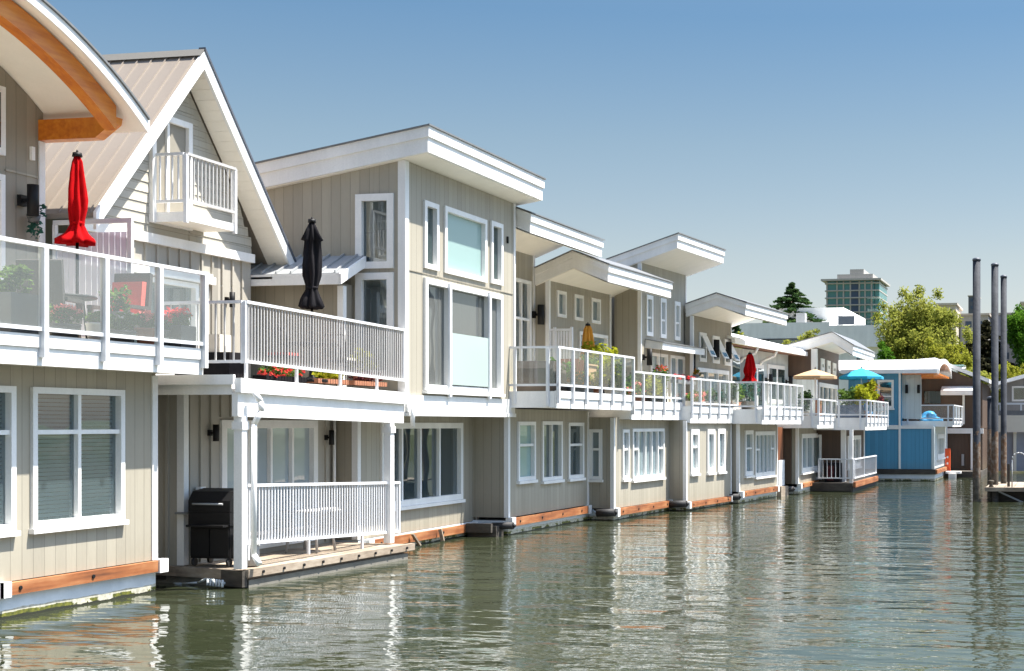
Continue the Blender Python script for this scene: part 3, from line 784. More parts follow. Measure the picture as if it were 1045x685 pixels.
uw = shell(H, 'upper_wall', 'siding_taupe', -13.76, -18, 29.4, 34.0, 3.22, 6.95, [hole(*D)])
window(H, 'X', -13.76, *D, rows=(.66,), cols=(.5,), name='glazed_door', sill=False)
wall_lamp(H, -13.76, 33.88, 5.35, s=1.5); trim(H, -13.76, 34.0, 3.25, 6.9, .1, 1)
roofslab(H, [(-18.2,5.6),(-12.95,7.64),(-12.0,7.27)], .42, 29.40, 34.3)
s = MB(); s.box(-13.7,-12.75,34.06,34.11,4.93,4.99)
for x in (-13.7,-13.22,-12.75): s.box(x-.03,x+.03,34.05,34.12,3.24,5.03)
s = s.build('privacy_screen', 'white_rail', H)
b = MB()
for k in range(12): b.box(-13.66+k*.075,-13.61+k*.075,34.07,34.09,3.3,4.92)
b.build('slats', 'white_rail', s)

berth(H, 4)
# ================================================================ 5
H = thing('float_house', 'taupe float house whose bent roof overhangs three small square-cut windows', 'float house', (-11.45,33.63,0), 'float houses in the moored row')
floatbase(H, -11.48, -17, 33.65, 38.84, .24, rail=[(33.85,38.6,.12,.30)])
ws = [(34.3,34.86,1.05,2.36),(35.15,38.08,1.0,2.38)]
sw = (-12.12,-11.76,1.06,2.37)
shell(H, 'lower_wall', 'siding_taupe', -11.45, -17, 33.62, 38.86, .31, 2.68, [hole(*w) for w in ws], [hole(*sw)])
window(H, 'X', -11.45, *ws[0], rows=(.6,), glass='pale_glass'); window(H, 'X', -11.45, *ws[1], cols=(.2,.42,.62,.82), rows=((.6,(0,4)),), cover=('curtain',(.42,.5),(.64,.8)), glass='pale_glass')
window(H, 'Y', 33.62, *sw, rows=(.6,), sill=True, glass='pale_glass')
trim(H, -11.45, 33.62, .31, 2.66, .085, -1); trim(H, -11.45, 38.86, .31, 2.6, .085, 1)
balcony(H, -11.12, -13.3, 34.1, 38.98, 2.62, 3.08, 3.9, 3.24, [34.15,35.0,35.95,36.95,37.98,38.93])
ws = [(33.88,34.54,5.34,6.04),(35.22,35.9,5.34,6.04),(36.6,37.36,5.34,6.04)]
D = (35.6,38.0,3.15,5.05)
shell(H, 'upper_wall', 'siding_taupe', -13.15, -17, 33.29, 38.34, 3.08, 6.3, [hole(*w) for w in ws] + [hole(*D)], bay=(34.1,.33))
for w in ws: window(H, 'X', -13.15, *w, sill=False, glass='pale_glass')
window(H, 'X', -13.15, *D, cols=(.5,), name='sliding_door', sill=False, glass='pale_glass')
trim(H, -13.15, 33.29, 3.1, 6.25, .085, -1); trim(H, -13.15, 38.34, 3.1, 6.28, .085, 1)
roofslab(H, [(-13.5,6.55),(-12.43,6.97),(-11.46,6.58)], .42, 33.2, 38.9)
roofslab(H, [(-17.5,5.0),(-13.505,6.548)], .42, 34.15, 38.9)

berth(H, 5)
# ================================================================ 6
H = thing('float_house', 'tower-like taupe float house with three slit windows above a white awning', 'float house', (-10.55,37.26,0), 'float houses in the moored row')
floatbase(H, -10.58, -16, 37.3, 42.5, .20, rail=[(37.5,42.2,.09,.24)])
ws = [(37.72,38.6,1.06,2.35),(39.55,40.42,1.04,2.35),(40.8,41.7,1.04,2.36)]
shell(H, 'lower_wall', 'siding_taupe', -10.55, -16, 37.26, 42.52, .25, 2.62, [hole(*w) for w in ws])
window(H, 'X', -10.55, *ws[0], rows=(.6,), fw=.15, glass='pale_glass'); window(H, 'X', -10.55, *ws[1], fw=.15, glass='pale_glass'); window(H, 'X', -10.55, *ws[2], fw=.15, glass='pale_glass')
trim(H, -10.55, 37.26, .25, 2.6, .085, -1); trim(H, -10.55, 42.52, .25, 2.5, .085, 1)
balcony(H, -10.45, -12.2, 37.35, 42.8, 2.53, 3.0, 3.84, 3.10, [37.4,38.3,39.4,40.5,41.7,42.75])
ws = [(37.75,38.4,5.1,6.3),(39.2,39.8,5.1,6.3),(40.75,41.35,5.1,6.3)]
D = [(38.2,39.95,3.1,4.62),(40.25,42.0,3.1,4.62)]
shell(H, 'upper_wall', 'siding_taupe', -11.95, -16, 37.23, 42.09, 3.0, 7.3, [hole(*w) for w in ws] + [hole(*w) for w in D], bay=(38.4,.77))
for w in ws: window(H, 'X', -11.95, *w, rows=(.45,), sill=False, fw=.12, glass='pale_glass')
for w in D: window(H, 'X', -11.95, *w, name='sliding_door', sill=False, cols=(.5,), glass='pale_glass')
trim(H, -11.95, 37.23, 3.0, 7.2, .085, -1); trim(H, -11.95, 42.09, 3.0, 7.28, .085, 1)
a = MB(); a.prism([(-11.95,37.7,4.98),(-11.40,37.7,4.88),(-11.40,37.7,4.68),(-11.95,37.7,4.74)], (0,4.7,0)); aw = a.build('awning', 'white_paint', H)
a = MB(); a.prism([(-11.95,37.66,5.0),(-11.36,37.66,4.9),(-11.36,37.66,4.883),(-11.95,37.66,4.983)], (0,4.78,0)); a.build('awning_cap', 'dark_cap', aw)
wall_lamp(H, -11.95, 37.42, 4.45, s=1.4); wall_lamp(H, -11.95, 42.0, 4.45, s=1.6)
roofslab(H, [(-13.0,7.286),(-10.78,7.97)], .40, 37.15, 42.45)
roofslab(H, [(-16.2,6.3),(-13.005,7.284)], .40, 38.5, 42.45)

berth(H, 6)
# ================================================================ 7
H = thing('float_house', 'taupe float house with three small top windows propped open under its peaked roof', 'float house', (-9.85,40.69,0), 'float houses in the moored row')
floatbase(H, -9.88, -15, 40.72, 46.27, .26, rail=[(41.0,46.0,.20,.36)])
ws = [(41.45,42.55,.85,2.3),(42.85,45.85,.77,2.26)]
shell(H, 'lower_wall', 'siding_taupe', -9.85, -15, 40.69, 46.29, .37, 2.55, [hole(*w) for w in ws])
window(H, 'X', -9.85, *ws[0], rows=(.6,), fw=.13, glass='pale_glass'); window(H, 'X', -9.85, *ws[1], cols=(.25,.45,.65,.82), rows=((.6,(0,4)),), fw=.13, cover=('curtain',(.3,.4),(.5,.62)), glass='pale_glass')
trim(H, -9.85, 40.69, .37, 2.5, .085, -1); trim(H, -9.85, 46.29, .37, 2.45, .085, 1)
balcony(H, -9.04, -11.4, 40.45, 46.55, 2.5, 2.95, 3.84, 3.06, [40.5,41.5,42.5,43.5,44.5,45.5,46.5], side=-10.4)
ws = [(40.75,41.6,4.5,5.43),(42.4,43.3,4.5,5.4),(44.0,44.85,4.48,5.36)]
D = (40.5,44.6,3.0,4.3)
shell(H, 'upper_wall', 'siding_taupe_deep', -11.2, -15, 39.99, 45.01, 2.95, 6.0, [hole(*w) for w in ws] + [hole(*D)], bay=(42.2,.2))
for w in ws:
    window(H, 'X', -11.2, *w, sill=False, fw=.12, glass='pale_glass')
    b = MB(); b.prism([(-11.14,w[0]+.1,w[3]-.1),(-10.82,w[0]+.1,w[2]+.16),(-10.79,w[0]+.1,w[2]+.16),(-11.11,w[0]+.1,w[3]-.1)], (0,w[1]-w[0]-.2,0))
    sh = b.build('open_sash', 'white_paint', H)
    b = MB(); b.prism([(-11.105,w[0]+.18,w[3]-.16),(-10.815,w[0]+.18,w[2]+.22),(-10.812,w[0]+.18,w[2]+.22),(-11.102,w[0]+.18,w[3]-.16)], (0,w[1]-w[0]-.36,0)); b.build('pane', 'tint_glass', sh)
for y in (42.0,43.65): wall_lamp(H, -11.2, y, 4.95, s=1.7)
window(H, 'X', -11.2, *D, cols=(.33,.66), name='sliding_door', sill=False, cover=('curtain',(.3,.98)), fw=.13, glass='pale_glass')
trim(H, -11.2, 39.99, 2.95, 5.9, .085, -1); trim(H, -11.2, 45.01, 2.95, 5.95, .085, 1)
roofslab(H, [(-11.4,6.25),(-10.38,6.57),(-9.44,6.25)], .37, 39.9, 46.0)
roofslab(H, [(-15.4,5.0),(-11.405,6.248)], .37, 42.3, 46.0)
b = MB(); b.box(-9.85,-9.8,46.36,47.3,.36,1.25); b.build('gate', 'white_rail', H)
b = MB(); b.box(-10.0,-9.9,46.4,47.5,.36,2.4); b.build('brown_door', 'door_brown', H)
b = MB(); b.box(-10.5,-9.7,46.3,47.5,.0,.34); b.build('side_landing', 'dock_wood', H)

berth(H, 7)
# ================================================================ 8: low metal roof
H = thing('float_house', 'float house with low white metal roof, red-brown eaves and curved downspouts', 'float house', (-10.5,50,0), 'float houses in the moored row')
floatbase(H, -9.43, -14, 47.8, 52.9, .26, [(48.0,52.6,.22,.38)])
w = (48.3,51.9,.75,2.15)
shell(H, 'lower_wall', 'siding_taupe', -9.4, -14, 47.72, 52.95, .38, 2.42, [hole(*w)])
window(H, 'X', -9.4, *w, cols=(.33,.66), fw=.16, cover=('curtain',(.05,.3),(.7,.95)), glass='pale_glass')
trim(H, -9.4, 47.72, .38, 2.36, .085, -1); trim(H, -9.4, 52.95, .38, 2.36, .085, 1)
b = MB(); b.panel('Y', 47.6, -12, -9.62, .4, 2.4, (), .1); b.build('side_wall', 'siding_brown', H)
balcony(H, -8.62, -11, 47.2, 52.7, 2.35, 2.78, 3.40, 2.86, [47.25,48.5,49.8,51.1,52.6], side=-9.3)
Wx = lambda y: -11.2+ (y-45.2)*.135          # the eave swings out towards the far end
b = MB()
n0, n1 = Vector((Wx(45.1)-.55,45.1,0)), Vector((Wx(52.6)-.55,52.6,0)); d = n1-n0
b.prism([(n0.x,n0.y,2.8),(n1.x,n1.y,2.8),(n1.x-4,n1.y,2.8),(n0.x-4,n0.y,2.8)], (0,0,2.4)); uw = b.build('upper_wall', 'siding_pale', H)
def onwall(mb, t0, t1, z0, z1, d0, d1):
    a = n0+d*t0; c = n0+d*t1
    mb.prism([(a.x+d0,a.y,z0),(c.x+d0,c.y,z0),(c.x+d0,c.y,z1),(a.x+d0,a.y,z1)], (d1-d0,0,0))
for (t0, t1, z0, z1) in ((.06,.30,3.0,4.95),(.42,.62,3.0,4.7),(.68,.93,3.3,4.75)):
    b = MB(); onwall(b, t0, t1, z0, z1, 0, .05); f = b.build('window', 'white_paint', H)
    b = MB(); k = (t1-t0)*.5
    for i in range(2): onwall(b, t0+.02+i*k, t0+k-.005+i*k, z0+.15, z1-.15, .052, .06)
    b.build('pane', 'tint_glass', f)
b = MB(); onwall(b, .31, .41, 2.85, 4.9, 0, .03); b.build('dark_door', 'dark_cap', H)
for t in (.37,.66,.96): wall_lamp(H, n0.x+d.x*t, n0.y+d.y*t, 4.15, s=1.3)
e0, e1 = (Wx(45.0)+.1,45.0), (Wx(53.0)+.1,53.0)
b = MB(); b.prism([(e0[0],e0[1],5.36),(e1[0],e1[1],5.30),(e1[0]-4.5,e1[1],6.35),(e0[0]-4.5,e0[1],6.4)], (0,0,.1)); rf = b.build('roof', 'white_roof', H)
b = MB(); b.prism([(e0[0]-.02,e0[1]-.02,5.24),(e1[0]-.02,e1[1]+.02,5.16),(e1[0]-.02,e1[1]+.02,5.32),(e0[0]-.02,e0[1]-.02,5.4)], (.12,0,0)); b.build('gutter', 'white_paint', rf)
b = MB(); b.prism([(e0[0]-.03,e0[1]+.02,5.20),(e1[0]-.03,e1[1]-.02,5.14),(e1[0]-.9,e1[1]-.02,5.22),(e0[0]-.9,e0[1]+.02,5.28)], (0,0,.03)); b.build('soffit', 'door_brown', rf)
for t in (.3,.55,.97):
    ex = e0[0]+(e1[0]-e0[0])*t; ey = 45+8*t
    downspout(H, [(ex+.02,ey,5.2),(ex-.08,ey,5.02),(ex-.5,ey,4.85),(ex-.62,ey,4.7)], .05)

# ================================================================ 9: brown house with porch
H = thing('float_house', 'dark brown float house with corner porch and peaked white roof', 'float house', (-9.5,54.5,0), 'float houses in the moored row')
f = MB(); f.box(-12.5,-7.8,50.1,56.3,-.4,.2); f.build('float', 'dark_rubber', H)
f = MB(); f.box(-12.5,-7.85,50.05,50.1,.02,.3); f.box(-12.5,-7.8,50.06,56.4,.2,.32); f.build('porch_deck', 'dock_dark', H)
f = MB(); f.box(-7.8,-7.7,50.15,56.3,.16,.36); f.build('rub_rail', 'rub_wood', H)
w = (51.9,55.2,.8,2.05); ws = (-11.6,-9.2,.4,2.1)
shell(H, 'lower_wall', 'siding_brown', -8.3, -12.5, 51.4, 56.4, .32, 2.3, [hole(*w)], [hole(*ws)])
window(H, 'X', -8.3, *w, cols=(.3,.65), fw=.16, cover=('curtain',(.1,.9)))
window(H, 'Y', 51.4, *ws, cols=(.35,.7), fw=.1, sill=False, name='glazed_door', cover=('curtain',(.2,.6)))
trim(H, -8.3, 51.4, .32, 2.28, .16, -1); trim(H, -8.3, 56.4, .32, 2.28, .2, 1)
p = MB(); p.box(-7.95,-7.82,50.22,50.35,.32,2.3); p.build('porch_post', 'white_paint', H)
pickets(H, (-9.1,50.2), (-7.82,50.2), (.5,.5), (1.2,1.2), .16)
pickets(H, (-7.78,50.3), (-7.78,56.2), (.5,.5), (1.2,1.2), .3)
balcony(H, -7.44, -10, 50.8, 57.0, 2.27, 2.72, 3.42, 2.85, [50.85,51.9,52.95,54.0,55.0,56.0,56.95], side=-8.6)
ws = [(53.6,54.4,4.55,5.12),(55.0,55.8,4.55,5.1),(56.4,57.2,4.5,5.06)]
D = (53.2,57.6,2.75,4.15)
shell(H, 'upper_wall', 'siding_brown', -9.65, -12.5, 52.71, 58.1, 2.72, 5.5, [hole(*x) for x in ws] + [hole(*D)])
for x in ws: window(H, 'X', -9.65, *x, sill=False, fw=.22)
window(H, 'X', -9.65, *D, cols=(.25,.5,.75), name='glazed_door', sill=False, fw=.16)
trim(H, -9.65, 52.71, 2.72, 5.45, .2, -1)
b = MB(); b.box(-12.4,-9.7,52.62,52.7,2.75,4.35); b.build('pale_side_panel', 'siding_pale', H)
roofslab(H, [(-13.0,5.35),(-10.75,5.58),(-9.0,6.06),(-8.19,5.53)], .36, 52.6, 58.4)

# ================================================================ blue house
H = thing('float_house', 'bright blue float house with white barrel roof and upper balcony', 'float house', (-7.5,62,0), 'float houses in the moored row')
f = MB(); f.box(-9.4,-5.72,59.98,66.3,-.4,.30); f.build('float', 'float_paint', H)
f = MB(); f.box(-9.4,-5.68,59.94,66.3,.30,.52); f.build('rub_rail', 'dock_dark', H)
f = MB(); f.box(-5.675,-5.6,59.95,66.3,.33,.5); f.build('wood_strip', 'rub_wood', H)
w = (61.2,64.6,.95,2.05)
lw = shell(H, 'lower_wall', 'siding_blue', -5.76, -9.4, 60, 66.3, .53, 2.42, [hole(*w)], ())
b = MB(); b.panel('X', -5.735, 60.12, 66.2, .55, 2.38, [hole(*w)], .02); b.build('front_boards', 'siding_pale', lw)
window(H, 'X', -5.735, *w, cols=(.33,.66), fw=.2, cover=('curtain',(.02,.98)))
trim(H, -5.76, 60, .53, 2.4, .1, -1, 'siding_pale'); trim(H, -5.735, 66.3, .53, 2.4, .25, 1)
w = (-8.25,-7.52,3.2,4.45)
uw = shell(H, 'upper_wall', 'siding_blue', -7.2, -9.4, 60, 66.3, 2.44, 5.0, [hole(61,65,2.6,4.6)], [hole(*w)])
window(H, 'Y', 60, *w, rows=(.42,), fw=.1)
window(H, 'X', -7.2, 61, 65, 2.6, 4.6, cols=(.33,.66), name='sliding_door', sill=False, fw=.2, cover=('curtain',(0,1)))
b = MB(); b.box(-7.2,-6.35,60.35,60.45,2.75,4.72); b.build('wing_wall', 'siding_pale', H)
for x in (-6.98,-6.45): wall_lamp(H, x, 60.35, 4.05, 'Y', 1.1)
b = MB(); b.box(-9.4,-7.2,59.965,59.998,2.28,2.46); b.box(-7.2,-5.77,59.965,59.998,2.3,2.44); b.build('belt_board', 'white_paint', H)
b = MB(); b.box(-7.30,-7.21,59.94,59.99,.54,5.0); b.build('downspout', 'white_paint', H)
balcony(H, -4.98, -7.2, 60.4, 65.5, 2.38, 2.62, 3.36, 2.75, [60.45,62,63.5,65.4], side=-7.1, glass='balcony_glass')
ce = (-7.0,)                                  # barrel roof, axis along X, springing at its near eave
r = MB(); n = 14; prof = []
for k in range(n+1):
    t = math.pi*(.04+.92*k/n); prof.append((63.2-3.45*math.cos(t), 4.80+.66*math.sin(t)))
r.prism([(-13.2,y,z) for y, z in prof] + [(-13.2,y,z-.12) for y, z in prof[::-1]], (7.62,0,0)); rf = r.build('roof', 'white_roof', H)
r = MB(); r.prism([(-5.575,y,z+.02) for y, z in prof] + [(-5.575,y,z-.2) for y, z in prof[::-1]], (.06,0,0)); r.box(-9.8,-5.58,59.62,59.72,4.72,4.9); r.build('fascia', 'white_paint', rf)
r = MB(); r.box(-7.15,-5.6,59.9,66,4.68,4.76); r.box(-6.3,-5.75,59.85,60.0,4.55,4.676); r.build('timber_eave', 'timber_orange', rf)

# ================================================================ houses beyond
H = thing('float_house', 'plain brown float house with white-framed porch behind the blue one', 'float house', (-6,68,0), 'float houses in the moored row')
b = MB(); b.box(-9,-4.05,66.6,74,.3,2.28); b.build('lower_wall', 'siding_brown', H)
b = MB(); b.prism([(-9.5,66.6,2.3),(-4.05,66.6,2.3),(-4.05,66.6,4.5),(-6.4,66.6,5.45),(-9.5,66.6,5.2)], (0,7,0)); b.build('upper_wall', 'siding_brown', H)
b = MB(); b.prism([(-9.6,66.3,5.45),(-6.3,66.3,5.72),(-3.7,66.3,4.66),(-3.7,66.3,4.48),(-6.3,66.3,5.52),(-9.6,66.3,5.25)], (0,7.6,0)); b.build('roof', 'white_roof', H)
b = MB(); b.box(-6.0,-5.0,67.5,69,5.3,5.42); b.box(-5.9,-5.1,67.6,67.65,5.0,5.3); b.build('roof_light', 'tint_glass', H)
b = MB(); b.box(-6.85,-6.05,66.52,66.6,3.5,4.1); b.build('window', 'tint_glass', H)
b = MB(); b.prism([(-6.0,66.6,4.34),(-6.0,65.9,4.12),(-6.0,65.9,3.9),(-6.0,66.6,3.9)], (1.7,0,0)); b.build('awning', 'white_paint', H)
b = MB(); b.box(-5.0,-4.9,66.5,66.6,2.5,3.9); b.box(-5.95,-4.0,66.45,66.6,2.05,2.3); b.box(-4.6,-4.25,66.4,66.6,.3,2.05); b.build('porch_frame', 'white_paint', H)
b = MB(); b.box(-6.1,-5.75,66.52,66.6,1.25,1.95); wn = b.build('window', 'white_paint', H)
b = MB(); b.box(-6.02,-5.83,66.5,66.518,1.35,1.55); b.box(-6.02,-5.83,66.5,66.518,1.65,1.85); b.build('pane', 'dark_cap', wn)
b = MB(); b.box(-5.05,-4.93,66.5,66.59,.5,1.05); b.build('meter_box', 'metal_grey', H)
b = MB(); b.box(-5.3,-5.2,66.55,66.6,3.3,3.42); b.build('wall_light', 'white_paint', H)
b = MB(); b.box(-9,-4,64.6,74,-.3,.28); b.build('float', 'dock_dark', H)
c = thing('dock_cabinet', 'orange-red dockside cabinet beside the blue house', 'cabinet', (-5.55,65,.3))
b = MB(); b.box(-5.7,-5.46,64.85,65.1,.28,1.35); b.build('body', 'orange_plastic', c)
b = MB(); b.box(-5.62,-5.54,64.83,64.849,.9,1.0); b.box(-5.62,-5.54,64.83,64.849,.6,.7); b.build('label_plate', 'white_paint', c)
d = thing('boarding_step', 'small white boarding step on the dark dock edge', 'step', (-5.2,64.3,.25))
b = MB(); b.box(-5.6,-4.9,64.0,64.55,.2,.3); b.box(-5.45,-5.1,63.85,63.98,-.02,.2); b.build('tread', 'white_paint', d)
H = thing('float_house', 'white-banded float house with grey gable over dark garage openings', 'float house', (-1.5,72,0), 'float houses in the moored row')
b = MB(); b.box(-4.35,4,71.2,80,.1,2.1); b.build('lower_wall', 'lilac_paint', H)
b = MB(); b.box(-4.3,-3.55,71.1,71.2,.15,2.05); b.build('garage_opening', 'navy_paint', H)
b = MB(); b.box(-4.6,4.2,70.9,71.19,2.12,2.95); b.box(-2.75,-2.6,71.05,71.19,.1,2.1); b.build('white_band', 'cream_panel', H)
b = MB(); b.box(-4.6,4.2,70.95,71.19,2.97,3.2); b.build('railing_base', 'dark_cap', H)
b = MB(); b.prism([(-3.4,73,3.0),(4,73,3.0),(4,73,5.8),(-.5,73,5.5),(-3.4,73,4.6)], (0,5,0)); b.build('upper_wall', 'siding_grey', H)
b = MB(); b.prism([(-4.2,72.3,4.55),(-1.2,72.3,5.4),(4.2,72.3,6.2),(4.2,72.3,6.0),(-1.2,72.3,5.2),(-4.2,72.3,4.38)], (0,6,0)); b.build('roof', 'white_roof', H)
for x in (-2.9,-1.75):
    b = MB(); b.box(x,x+.75,72.93,73,3.7,4.5); f = b.build('window', 'white_paint', H)
    b = MB(); b.box(x+.1,x+.65,72.91,72.929,3.8,4.4); b.build('pane', 'tint_glass', f)
b = MB(); b.box(-4.5,4.2,71.0,71.06,3.5,3.6)
for i in range(9): b.box(-4.5+i*1.05,-4.42+i*1.05,71.0,71.06,3.2,3.5)
b.build('railing', 'white_rail', H)

# ================================================================ things on the decks
def closed_umbrella(name, mat, base, ztop, zbot, rmax, label, flare=1.2, pmat='black_metal', group=None, folds=7, vent=False):
    o = thing(name, label, 'umbrella', base, group)
    x, y, z = base; h = ztop-zbot
    prof = [(rmax*.22, h), (rmax*.45, h*.93), (rmax*.62, h*.8), (rmax*.8, h*.62), (rmax*.92, h*.5), (rmax*.88, h*.4), (rmax*.68, h*.28), (rmax*.58, h*.22), (rmax*.95, h*.13), (rmax*flare, h*.06), (rmax*flare*1.05, 0), (rmax*.35, h*.03)]
    if vent: prof = [(rmax*.2, h), (rmax*.5, h*.92), (rmax*.98, h*.79), (rmax*.72, h*.775), (rmax*.86, h*.62), (rmax*.92, h*.5), (rmax*.84, h*.38), (rmax*.56, h*.27), (rmax*.52, h*.22), (rmax*.9, h*.12), (rmax*flare*1.15, h*.03), (rmax*flare, 0), (rmax*.35, h*.03)]
    ph = random.random()*6
    m = MB(); m.lathe((x,y,zbot), [(r, q) for r, q in prof[::-1]], 72, lambda t, k: 1+.24*math.cos(folds*t+ph+.25*math.sin(k*.8))+.12*math.cos(3*t+k*.6)+.07*math.cos(13*t+k*1.7)+.06*math.cos(2*t+k*1.1+1))
    m.build('canopy', mat, o)
    m = MB(); m.tube((x,y,z), (x,y,zbot+.08), .022, .022, 8); m.build('pole', pmat, o)
    m = MB(); m.tube((x,y,ztop-.02), (x,y,ztop+.04), .07, .06, 10); m.tube((x,y,ztop+.04), (x,y,ztop+.08), .02, .01, 8); m.build('finial', 'black_metal', o)
    m = MB(); m.lathe((x,y,zbot+h*.24), [(rmax*.66,-.02),(rmax*.69,0),(rmax*.66,.025)], 16); m.build('tie_strap', mat, o)
    m = MB(); m.lathe((x,y,z), [(.26,0),(.26,.05),(.06,.09),(.035,.3)], 16); m.build('base', 'black_metal', o)
    return o
closed_umbrella('patio_umbrella', 'red_cloth', (-14.18,17.6,3.62), 6.42, 5.12, .125, 'closed red patio umbrella on the glass-railed deck of the arched-roof house', 1.75)
closed_umbrella('patio_umbrella', 'black_cloth', (-12.74,21.5,3.22), 5.98, 4.48, .15, 'closed black patio umbrella on the deck beside the A-frame house', 1.05, vent=True)
fresh(); closed_umbrella('patio_umbrella', 'orange_cloth', (-12.48,34.5,3.1), 5.14, 3.75, .19, 'closed orange-yellow umbrella standing behind the glass balcony', .9)
aboard(fresh(), 5)
closed_umbrella('patio_umbrella', 'red_cloth', (-10.28,44,2.96), 4.85, 3.85, .2, 'small closed red umbrella above teal bushes on a far balcony', 1.1)
aboard(fresh(), 7)
def open_umbrella(mat, base, ztop, zrim, rad, label):
    o = thing('patio_umbrella', label, 'umbrella', base)
    x, y, z = base; n = 8; m = MB(); rings = [(0, ztop), (.5, zrim+(ztop-zrim)*.5+.0), (1, zrim)]
    for k in range(n):
        a, b_ = 2*math.pi*(k+.5)/n, 2*math.pi*(k+1.5)/n
        def q(t, f, sag=0): return (x+rad*f*math.cos(t), y+rad*f*math.sin(t), ztop+(zrim-ztop)*(f**1.15)-sag)
        m.poly([q(a,.02), q(a,.5), q(b_,.5), q(b_,.02)]); m.poly([q(a,.5), q(a,1), q(b_,1), q(b_,.5)])
        m.poly([q(a,1), (q(a,1)[0],q(a,1)[1],zrim-.1), (q(b_,1)[0],q(b_,1)[1],zrim-.1), q(b_,1)])
    m.build('canopy', mat, o)
    m = MB(); m.tube((x,y,z), (x,y,ztop-.02), .025, .025, 8); m.build('pole', 'white_rail', o)
    m = MB(); m.tube((x,y,ztop-.01), (x,y,ztop+.08), .03, .015, 8); m.build('finial', 'black_metal', o)
    for k in range(n):
        a = 2*math.pi*(k+.5)/n
        m = MB(); m.bar((x+.03*math.cos(a),y+.03*math.sin(a),ztop-.06), (x+rad*.97*math.cos(a),y+rad*.97*math.sin(a),zrim-.02), .018); m.build('rib', 'white_rail', o)
    return o
open_umbrella('tan_cloth', (-9.1,49.5,2.78), 4.52, 4.26, .82, 'open tan patio umbrella in front of the dark brown house')
open_umbrella('teal_cloth', (-8.06,54,2.72), 4.74, 4.38, .92, 'open teal-blue patio umbrella before the bright blue house')

def pot_plant(label, base, pot_r, pot_h, pmat, lf, rad, n, leaf=.07, flowers=None, square=False, up=.0, name='potted_plant', cat='potted plant', group=None):
    o = thing(name, label, cat, base, group); x, y, z = base
    m = MB()
    if square: m.box(x-pot_r,x+pot_r,y-pot_r,y+pot_r,z,z+pot_h)
    else: m.lathe(base, [(pot_r*.75,0),(pot_r,pot_h*.9),(pot_r*1.06,pot_h*.9),(pot_r*1.06,pot_h)], 14)
    m.build('pot', pmat, o)
    m = MB(); c = (x,y,z+pot_h+rad[2]*.75+up)
    m.leaves(c, rad, n, leaf)
    for _ in range(5):
        a = random.random()*6.28; m.leaves((c[0]+rad[0]*.7*math.cos(a), c[1]+rad[1]*.7*math.sin(a), c[2]+rad[2]*random.uniform(-.2,.8)), [k*.45 for k in rad], n//6, leaf)
    m.build('foliage', lf, o)
    m = MB()
    for _ in range(5):
        a = random.random()*6.28; m.tube((x,y,z+pot_h*.8), (x+rad[0]*.5*math.cos(a), y+rad[1]*.5*math.sin(a), c[2]+rad[2]*.4), .012, .006, 5)
    m.build('stem', 'bark', o)
    if flowers:
        m = MB()
        for _ in range(22):
            a = random.random()*6.28; r = random.uniform(.1,.8)
            m.leaves((c[0]+rad[0]*r*math.cos(a), c[1]+rad[1]*r*math.sin(a), c[2]+rad[2]*random.uniform(.2,1)), (max(.07,rad[0]*.5), max(.07,rad[1]*.5), .06), 10, .035)
        m.build('flowers', flowers, o)
    return o
Z = 3.60
pot_plant('tall dark square planter of green plants behind the leftmost glass panel', (-13.15,15.1,Z), .24,.55,'grey_pot','leaf_plant',(.28,.28,.2),160,.06,square=True)
pot_plant('low tub of pink flowers behind the glass between two wicker chairs', (-13.05,15.95,Z), .2,.22,'grey_pot','leaf_plant',(.22,.22,.13),110,.05,'petal_pink')
pot_plant('white bucket pot of greenery behind the second glass panel', (-13.0,16.5,Z), .13,.28,'white_pot','leaf_plant',(.14,.14,.1),80,.04)
pot_plant('dark tub with leafy plant beside the white bucket pot', (-13.0,16.98,Z), .2,.2,'grey_pot','leaf_plant',(.22,.2,.14),120,.05)
pot_plant('clay pot of pink flowers behind the third glass panel', (-13.02,17.55,Z), .14,.28,'clay_pot','leaf_plant',(.15,.15,.12),90,.05,'petal_pink')
pot_plant('slim grey pot with red flowers near the end glass panel', (-13.05,17.95,Z), .11,.28,'grey_pot','leaf_plant',(.13,.13,.12),70,.04,'petal_red')
pot_plant('wide dark planter with red flowers at the railing end', (-13.0,18.25,Z), .18,.36,'grey_pot','leaf_plant',(.18,.16,.13),100,.05,'petal_red', square=True)
pot_plant('tall grey planter with bushy greenery by the second wicker chair', (-13.35,17.35,Z), .17,.5,'grey_pot','leaf_plant',(.2,.2,.2),120,.05, square=True)
def wicker_chair(loc, label):
    o = thing('wicker_chair', label, 'chair', loc, 'wicker chairs on the arched-roof house deck'); x, y, z = loc
    m = MB(); m.box(x-.3,x+.3,y-.28,y+.28,z+.30,z+.40); m.build('seat', 'wicker', o)
    m = MB(); m.prism([(x-.3,y-.28,z+.40),(x-.3,y-.34,z+1.12),(x-.3,y-.28,z+1.14),(x-.3,y-.21,z+.40)], (.6,0,0)); m.build('backrest', 'wicker', o)
    for s in (-1,1):
        m = MB(); m.box(x+s*.3-.04,x+s*.3+.04,y-.24,y+.26,z+.58,z+.63); m.box(x+s*.3-.03,x+s*.3+.03,y+.2,y+.26,z+.4,z+.58); m.build('armrest', 'wicker', o)
        for t in (-1,1):
            m = MB(); m.box(x+s*.26-.025,x+s*.26+.025,y+t*.24-.025,y+t*.24+.025,z,z+.3); m.build('leg', 'wicker', o)
    m = MB(); m.box(x-.26,x+.26,y-.2,y+.26,z+.402,z+.5); m.build('seat_cushion', 'red_cushion', o)
    m = MB(); m.prism([(x-.25,y-.20,z+.5),(x-.25,y-.265,z+1.0),(x-.25,y-.17,z+1.0),(x-.25,y-.12,z+.5)], (.5,0,0)); m.build('back_cushion', 'red_cushion', o)
    return o
